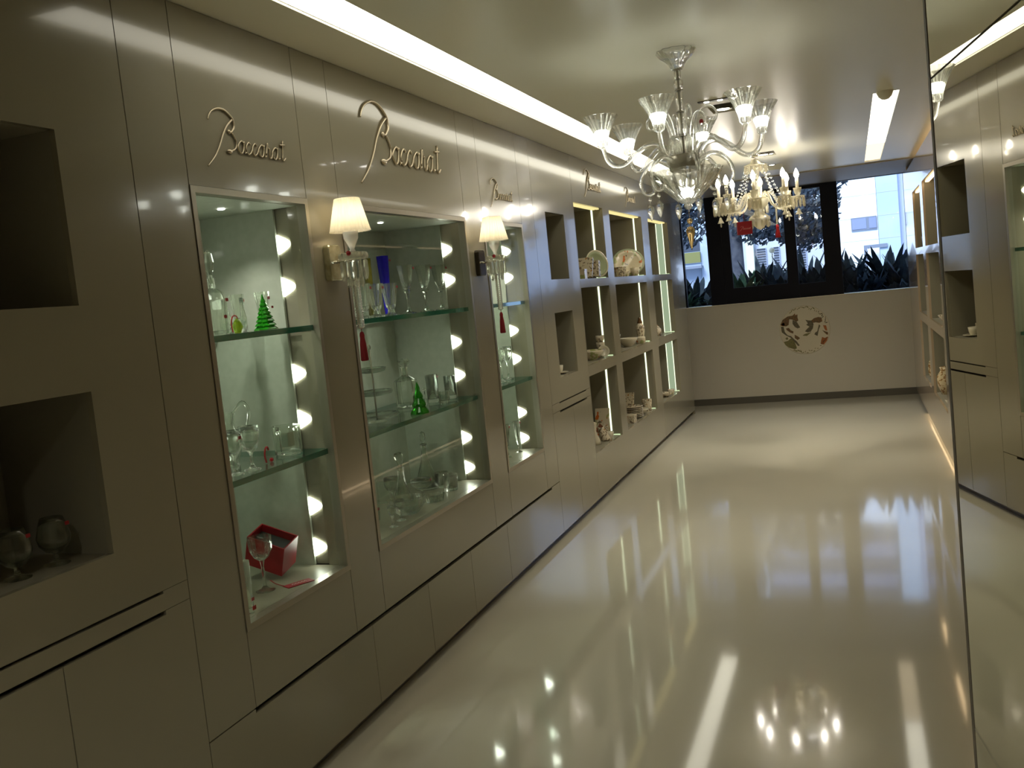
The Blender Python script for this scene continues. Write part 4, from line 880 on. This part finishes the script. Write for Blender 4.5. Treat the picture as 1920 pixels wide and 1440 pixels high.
# ---------------------------------------------------------------- painted roundel on the far wall
RC = (1.345, YF, .893); RR = .308
rd = empty('roundel_picture', (RC[0], YF-.004, RC[2])); tag(rd, 'round painted panel with two prancing beasts and leaves on the far wall under the window', 'plaque')
b = MB(); b.M = Matrix.Translation((RC[0], YF-.0005, RC[2])) @ Matrix.Rotation(PI/2, 4, 'X'); b.lathe([(0, 0), (RR, 0), (RR, .0025), (RR-.01, .004), (0, .004)], (0, 0, 0), 64); b.build('disc', mat('ivory disc', (.60,.54,.40), .4), rd)
MB_ = dict(brown=mottled('brown paint', (.20,.085,.025), (.10,.07,.02), 60), dark=mottled('olive brown paint', (.075,.065,.035), (.15,.12,.06), 70), orange=mottled('orange paint', (.42,.12,.02), (.30,.10,.02), 60), olive=mottled('olive paint', (.13,.13,.035), (.19,.15,.05), 60))
FIG = [('brown', 'beast', [(410,540),(470,430),(590,360),(700,350),(730,330),(760,300),(770,345),(820,330),(815,400),(830,470),(790,500),(760,480),(690,440),(625,430),(600,560),(540,590),(470,575)]),
 ('dark', 'beast_leg', [(700,450),(790,500),(830,580),(860,640),(800,660),(740,620),(690,540)]), ('orange', 'beast_flank', [(420,560),(450,510),(500,500),(520,560),(470,580)]),
 ('dark', 'beast_leg', [(420,590),(480,590),(500,720),(560,800),(640,830),(700,900),(760,960),(820,1060),(780,1070),(700,960),(620,860),(520,800),(430,720)]),
 ('brown', 'beast_leg', [(530,640),(600,630),(640,690),(700,720),(690,770),(620,740),(550,680)]), ('brown', 'beast_paw', [(720,800),(800,850),(840,890),(780,930),(720,880)]),
 ('olive', 'bush', [(460,950),(560,930),(620,880),(680,900),(720,1000),(740,1060),(750,1120),(700,1140),(560,1090),(490,1020)]), ('olive', 'bush', [(500,870),(550,840),(570,890),(530,910)]),
 ('brown', 'beast', [(1120,500),(1190,450),(1290,430),(1360,450),(1370,540),(1300,570),(1220,550),(1150,560)]), ('dark', 'mane', [(990,470),(1050,490),(1120,500),(1170,580),(1150,680),(1090,760),(1020,770),(960,740),(1010,690),(1070,640),(1000,590),(1040,560)]),
 ('dark', 'beast_leg', [(1290,600),(1320,640),(1280,720),(1240,870),(1170,830),(1190,790),(1240,760)]), ('orange', 'beast_leg', [(1380,630),(1450,640),(1470,760),(1430,760),(1400,700)]), ('brown', 'beast_leg', [(1350,740),(1430,780),(1480,800),(1480,860),(1440,850)]),
 ('orange', 'bush', [(1340,900),(1400,930),(1470,900),(1450,990),(1370,1080),(1300,1060),(1310,990)]), ('olive', 'beast_paw', [(900,830),(960,800),(1060,780),(1110,770),(1000,850),(920,840)])]
for m, nm, P in FIG:
    b = MB(); q = [(RC[0]+(px-960)/540*RR*.93, RC[2]-(py-705)/540*RR*.95) for px, py in P]
    A = [b.pt((x, YF-.0046, z)) for x, z in q]; b.face(A); b.build(nm, MB_[m], rd)
rng = random.Random(4)
for a0, a1, n in ((55, 125, 15), (15, 50, 9), (235, 300, 13), (310, 335, 6)):
    b = MB()
    for i in range(n):
        a = R(lerp(a0, a1, i/(n-1))); r = RR*rng.uniform(.86, .95); cx, cz = RC[0]+r*cos(a), RC[2]+r*sin(a); w = rng.uniform(.008, .016); q = rng.uniform(0, PI)
        b.poly([(cx+w*cos(q)*1.6, YF-.0046, cz+w*sin(q)*1.6), (cx-w*.5*sin(q), YF-.0046, cz+w*.5*cos(q)), (cx-w*cos(q)*1.6, YF-.0046, cz-w*sin(q)*1.6), (cx+w*.5*sin(q), YF-.0046, cz-w*.5*cos(q))])
    b.build('leaf_border', MB_['olive' if n > 10 else 'dark'], rd)
# ---------------------------------------------------------------- window
w = empty('window_1', (1.25, YF+.06, 1.3)); w['kind'] = 'structure'
def bar(x0, x1, z0, z1, name='window_frame', y0=YF+.02, y1=YF+.10):
    b = MB(); b.box(x0, x1, y0, y1, z0, z1); return b.build(name, WFRAME, w)
WB, WT = 1.302, H-.004
bar(-.15, -.10, WB, WT); bar(.215, .40, WB, WT); bar(1.640, 1.842, WB, WT, y0=YF-.005); bar(2.60, 2.66, WB, WT)
bar(-.10, 2.60, WT-.012, WT)
# opening casements between the two dark mullions
bar(.40, .505, WB, WT, 'casement_stile', YF+.03, YF+.09); bar(1.185, 1.318, WB, WT, 'casement_stile', YF+.01, YF+.09)
bar(.505, 1.185, WB, 1.50, 'casement_rail', YF+.03, YF+.09); bar(1.318, 1.640, WB, 1.475, 'casement_rail', YF+.03, YF+.09)
bar(.505, 1.185, WT-.06, WT-.012, 'casement_rail', YF+.03, YF+.09); bar(1.318, 1.640, WT-.05, WT-.012, 'casement_rail', YF+.03, YF+.09)
for x0, x1, z0 in ((-.10, .215, WB), (.505, 1.185, 1.50), (1.318, 1.640, 1.475), (1.842, 2.60, WB)):
    b = MB(); b.box(x0, x1, YF+.055, YF+.062, z0, WT-.012); b.build('window_pane', WPANE, w)

# ---------------------------------------------------------------- outside: terrace, plants, trees, buildings
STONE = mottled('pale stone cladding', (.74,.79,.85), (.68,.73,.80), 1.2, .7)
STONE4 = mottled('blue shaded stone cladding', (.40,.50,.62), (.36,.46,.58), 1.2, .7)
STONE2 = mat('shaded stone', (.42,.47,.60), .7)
WHITEW = mat('shaded white render', (.42,.46,.55), .7)  # darkened in the colour to stand for tree shade
STONE3 = mat('shaded cool stone', (.33,.40,.50), .7)  # stone with the shade of the trees put into its colour
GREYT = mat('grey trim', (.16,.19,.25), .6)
DARKW = mat('dark glazing', (.05,.06,.08), .15)
BLUEGL = mat('sky blue glazing', (.22,.26,.40), .2)
YELL = mat('yellow green awning', (.17,.17,.05), .7)
LEAF = mottled('dark leaves', (.008,.014,.022), (.020,.032,.036), 9, .75, .15)
LEAF2 = mottled('mid leaves', (.012,.035,.018), (.03,.07,.03), 9, .75, .15)
TREEL = mottled('tree leaves', (.030,.042,.062), (.055,.075,.090), 5, .75, .15)
BARK = mottled('grey bark', (.035,.042,.06), (.06,.068,.085), 12, .85, bump=.5)
GROUND = mat('paving outside', (.30,.31,.32), .8)
b = MB(); b.box(-14, 16, YF+.4, 40, -.25, -.05); struct(b.build('ground', GROUND))
b = MB(); b.box(-3, 5.5, 13.35, 15.3, -.05, .95); b.box(-3.1, 5.6, 13.25, 13.35, -.05, 1.0); tag(b.build('planter', mat('planter concrete', (.12,.13,.14), .8)), 'long low planter bed under the plants outside the window', 'planter')
# facade seen in the widest pane
bl = empty('building', (4.2, 25, -.05)); tag(bl, 'bright pale stone building filling the widest window pane', 'building')
def bp(name, m, x0, x1, y0, y1, z0, z1, parent):
    b = MB(); b.box(x0, x1, y0, y1, z0, z1); return b.build(name, m, parent)
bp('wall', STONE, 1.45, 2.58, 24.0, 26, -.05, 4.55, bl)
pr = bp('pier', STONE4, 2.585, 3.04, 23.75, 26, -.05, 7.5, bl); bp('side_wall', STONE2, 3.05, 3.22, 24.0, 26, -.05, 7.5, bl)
b = MB()
for i in range(9): b.box(2.583, 3.042, 23.745, 23.75, .6+i*.52, .61+i*.52)
b.build('joint_lines', STONE2, pr)
b = MB()
for i in range(8): b.box(1.45, 2.58, 23.995, 23.999, .6+i*.52, .607+i*.52)
b.build('joint_lines', STONE2, bl)
wn = bp('window', GREYT, 2.0, 2.56, 23.96, 24.0, 2.40, 2.70, bl); bp('pane', BLUEGL, 2.02, 2.33, 23.95, 23.959, 2.43, 2.67, wn); bp('pane', BLUEGL, 2.39, 2.55, 23.95, 23.959, 2.43, 2.67, wn)
dw = bp('doorway', GREYT, 2.24, 2.75, 23.70, 23.74, 1.96, 2.04, bl); bp('jamb', GREYT, 2.24, 2.31, 23.70, 23.74, .0, 1.96, dw)
for i, (z0, z1, m) in enumerate(((4.56, 5.05, DARKW), (5.05, 5.42, BLUEGL), (5.42, 5.80, DARKW), (5.80, 6.15, BLUEGL), (6.15, 7.5, DARKW))):
    for x0, x1 in ((-6.0, -2.2), (-2.1, -.62), (-.5, .55), (.65, 1.42), (1.45, 2.57)):
        if x0 > 1.4 or i: bp('floor_band', m, x0+ (.0 if i%2 == 0 else .06), x1-(.0 if i%2 == 0 else .06), 24.0+.03*(i%2), 25, z0, z1, bl)
# tower far behind on the right
tw = empty('building', (5.6, 33, -.05)); tag(tw, 'slim distant white block with dark window dots at the edge of the widest pane', 'building')
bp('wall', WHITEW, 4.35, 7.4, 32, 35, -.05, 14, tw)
for i in range(14):
    for x in (4.55, 4.95, 5.35): bp('window', DARKW, x, x+.16, 31.97, 32.0, .9+i*.55, 1.2+i*.55, tw)
# louvred house in the middle panes
hs = empty('building', (.4, 25, -.05)); tag(hs, 'white low house with dark louvred shutters behind the middle window panes', 'building')
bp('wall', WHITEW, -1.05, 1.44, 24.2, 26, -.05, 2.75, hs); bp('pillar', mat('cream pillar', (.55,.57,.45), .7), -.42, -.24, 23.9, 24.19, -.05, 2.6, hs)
for x0, x1, z0, z1 in ((-.19, .03, 1.77, 2.25), (.20, .34, 1.77, 2.25), (.78, .95, 1.60, 2.30)):
    f = bp('shutter', WHITEW, x0, x1, 24.13, 24.199, z0, z1, hs); b = MB(); n = int((z1-z0)/.055)
    for i in range(n): b.box(x0+.01, x1-.01, 24.11, 24.129, z0+i*(z1-z0)/n+.012, z0+(i+.55)*(z1-z0)/n+.012)
    b.build('slats', DARKW, f)
# building with the awning in the first pane
an = empty('building', (-3, 25, -.05)); tag(an, 'pale building with a yellow-green awning band seen in the first pane', 'building')
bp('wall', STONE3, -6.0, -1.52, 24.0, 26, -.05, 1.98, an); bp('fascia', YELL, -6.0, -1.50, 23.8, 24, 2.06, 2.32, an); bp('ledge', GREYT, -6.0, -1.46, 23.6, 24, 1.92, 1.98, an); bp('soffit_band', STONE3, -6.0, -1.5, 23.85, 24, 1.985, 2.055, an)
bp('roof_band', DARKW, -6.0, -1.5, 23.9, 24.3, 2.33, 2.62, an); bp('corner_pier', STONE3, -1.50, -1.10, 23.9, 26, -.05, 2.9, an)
# plants
def plant(x, y, h, seed, lab, m=LEAF, n=30, spread=.32, wl=.055):
    rg = random.Random(seed); t = empty('leafy_shrub', (x, y, .95)); tag(t, lab, 'plant', 'shrubs outside the window')
    b = MB()
    for i in range(n):
        a = rg.uniform(0, 2*PI); zb = rg.uniform(0, h*.5); L = rg.uniform(.5, 1.)*h*.75; lean = rg.uniform(.25, 1.1); w_ = wl*rg.uniform(.7, 1.3)
        d = Vector((cos(a), sin(a), 0)); s = Vector((-sin(a), cos(a), 0)); p0 = Vector((x, y, .95+zb))+d*rg.uniform(0, spread*.5); prev = None; K = 5
        for k in range(K+1):
            u = k/K; c = p0+d*(L*sin(lean)*u)+Vector((0, 0, L*cos(lean)*u-.22*L*u*u*lean)); ww = w_*(sin(PI*(.12+.88*u))**.8 if u < 1 else 0)+.001
            row = [b.pt(c-s*ww), b.pt(c+Vector((0, 0, -.008))), b.pt(c+s*ww)]
            if prev: b.face((prev[0], prev[1], row[1], row[0])); b.face((prev[1], prev[2], row[2], row[1]))
            prev = row
    b.build('foliage', m, t)
    b = MB(); b.tube([(x, y, .94), (x+.01, y, .95+h*.5)], .014, 6); b.build('stem', BARK, t)
PL = [(-.62, 14.1, .80, 'pointed-leaf shrub behind the first pane, nearest the wall end', LEAF), (-.28, 14.5, .78, 'pointed-leaf shrub behind the first pane, next to the dark mullion', LEAF), (-.45, 13.75, .60, 'bright green low shrub at the foot of the first pane', LEAF2),
 (.02, 14.0, .52, 'low shrub hidden partly by the first dark mullion', LEAF), (.50, 13.9, .78, 'green shrub at the foot of the tree trunk, second pane', LEAF2), (.74, 14.3, .95, 'tall sword-leaf shrub in the middle of the second pane', LEAF), (1.02, 13.9, .78, 'dark shrub by the casement stile, second pane', LEAF),
 (1.30, 14.4, .94, 'dark shrub in the third pane, near the casement stile', LEAF), (1.56, 14.1, .88, 'dark shrub in the third pane, next to the wide mullion', LEAF),
 (1.92, 14.2, .92, 'dark shrub in the widest pane, next to the wide mullion', LEAF), (2.12, 13.8, .62, 'low dark shrub in the widest pane, below the doorway outside', LEAF), (2.40, 14.4, .92, 'tallest dark shrub in the widest pane, peaking over the doorway', LEAF), (2.62, 14.0, .78, 'dark shrub at the outer end of the widest pane', LEAF), (2.32, 13.6, .42, 'low spreading dark shrub at the sill of the widest pane', LEAF), (2.62, 13.62, .46, 'low dark shrub at the sill corner of the widest pane', LEAF), (1.95, 13.62, .46, 'low dark shrub at the sill beside the wide mullion', LEAF)]
for i, (x, y, h, lab, m) in enumerate(PL): plant(x, y, h, 30+i, lab, m, 120 if h > .5 else 110)
# trees
def tree_out(x, y, r0, ht, lean, crown, seed, lab, nl):
    rg = random.Random(seed); t = empty('tree', (x, y, -.05)); tag(t, lab, 'tree')
    b = MB(); b.tube(smoothpath([(x, y, -.05), (x+lean*.3, y, 1.2), (x+lean*.8, y+.05, ht*.6), (x+lean, y, ht)], 5), [r0*(1-.35*i/15) for i in range(16)], 12); b.build('trunk', BARK, t)
    b = MB()
    for (cx, cy, cz, rx, ry, rz, k) in crown:
        b.tube(smoothpath([(x+lean, y, ht*.9), ((x+lean+cx)/2, (y+cy)/2, (ht+cz)/2+.1), (cx, cy, cz)], 4), .035, 5)
    b.build('branches', BARK, t)
    b = MB()
    for (cx, cy, cz, rx, ry, rz, k) in crown:
        for i in range(int(k*1.7)):
            v = Vector((rg.gauss(0, 1), rg.gauss(0, 1), rg.gauss(0, 1))); v.normalize(); v *= rg.random()**.45
            c = Vector((cx+v.x*rx, cy+v.y*ry, cz+v.z*rz)); s = rg.uniform(.030, .058); q = Vector((rg.gauss(0, 1), rg.gauss(0, 1), rg.gauss(0, 1))).normalized(); u = q.orthogonal().normalized(); w2 = q.cross(u)
            b.poly([c-u*s*1.3, c+w2*s*.6, c+u*s*1.3, c-w2*s*.6])
    b.build('foliage', TREEL, t)
tree_out(.06, 17.0, .16, 2.6, .05, [(-.9, 17.2, 2.75, .65, .5, .55, 900), (-.2, 17.6, 3.2, .8, .6, .6, 900), (.5, 17.0, 2.55, .55, .5, .42, 800), (.85, 17.4, 2.9, .6, .5, .5, 800), (-.55, 17.0, 3.6, .9, .6, .5, 600)], 5, 'tree with a broad grey trunk standing behind the second pane', 0)
tree_out(1.75, 18.6, .09, 2.4, -.2, [(1.35, 18.4, 2.75, .5, .5, .6, 620), (1.2, 18.6, 2.3, .45, .4, .35, 420), (.9, 18.8, 2.5, .4, .4, .4, 380), (1.55, 18.5, 3.3, .5, .5, .4, 350)], 8, 'leafy tree behind the third pane and the wide mullion', 0)
b = MB(); b.ball((.55, 19, 2.06), .055); b.tube([(.55, 19, -.05), (.55, 19, 2.0)], .012, 8); tag(b.build('globe_lamp', mat('lamp globe', (.55,.52,.36), .4)), 'round pale street lamp globe seen in the second pane', 'street lamp')

# ---------------------------------------------------------------- light from the sky, camera, exposure
wd = bpy.data.worlds.new('sky'); scene.world = wd; wd.use_nodes = True
bg = wd.node_tree.nodes['Background']; bg.inputs['Color'].default_value = (.42, .60, 1., 1); bg.inputs['Strength'].default_value = 1.3
sun = bpy.data.lights.new('soft_sun', 'SUN'); sun.energy = 3.4; sun.angle = R(25); sun.color = (.93, .97, 1.)
so = bpy.data.objects.new('soft_sun', sun); COL.objects.link(so); so.rotation_euler = (R(48), 0, R(-14)); so.location = (0, 0, 12)
cam = bpy.data.cameras.new('camera'); co = bpy.data.objects.new('camera', cam); COL.objects.link(co)
yaw, pitch, roll = 0.34845563, -0.08941790, -0.10093825
cam.sensor_fit = 'HORIZONTAL'; cam.sensor_width = 36; cam.lens = 36*1800.1022/1920; cam.clip_start = .02; cam.clip_end = 200
f = Vector((-sin(yaw)*cos(pitch), cos(yaw)*cos(pitch), sin(pitch))); r = Vector((cos(yaw), sin(yaw), 0)); u = r.cross(f)
r2 = cos(roll)*r+sin(roll)*u; u2 = -sin(roll)*r+cos(roll)*u
M = Matrix((r2, u2, -f)).transposed().to_4x4(); M.translation = Vector((1.95585, 0, 1.66962)); co.matrix_world = M
scene.camera = co
vs = scene.view_settings; vs.view_transform = 'Standard'; vs.look = 'None'; vs.gamma = 1; vs.use_curve_mapping = False; vs.exposure = 0.8
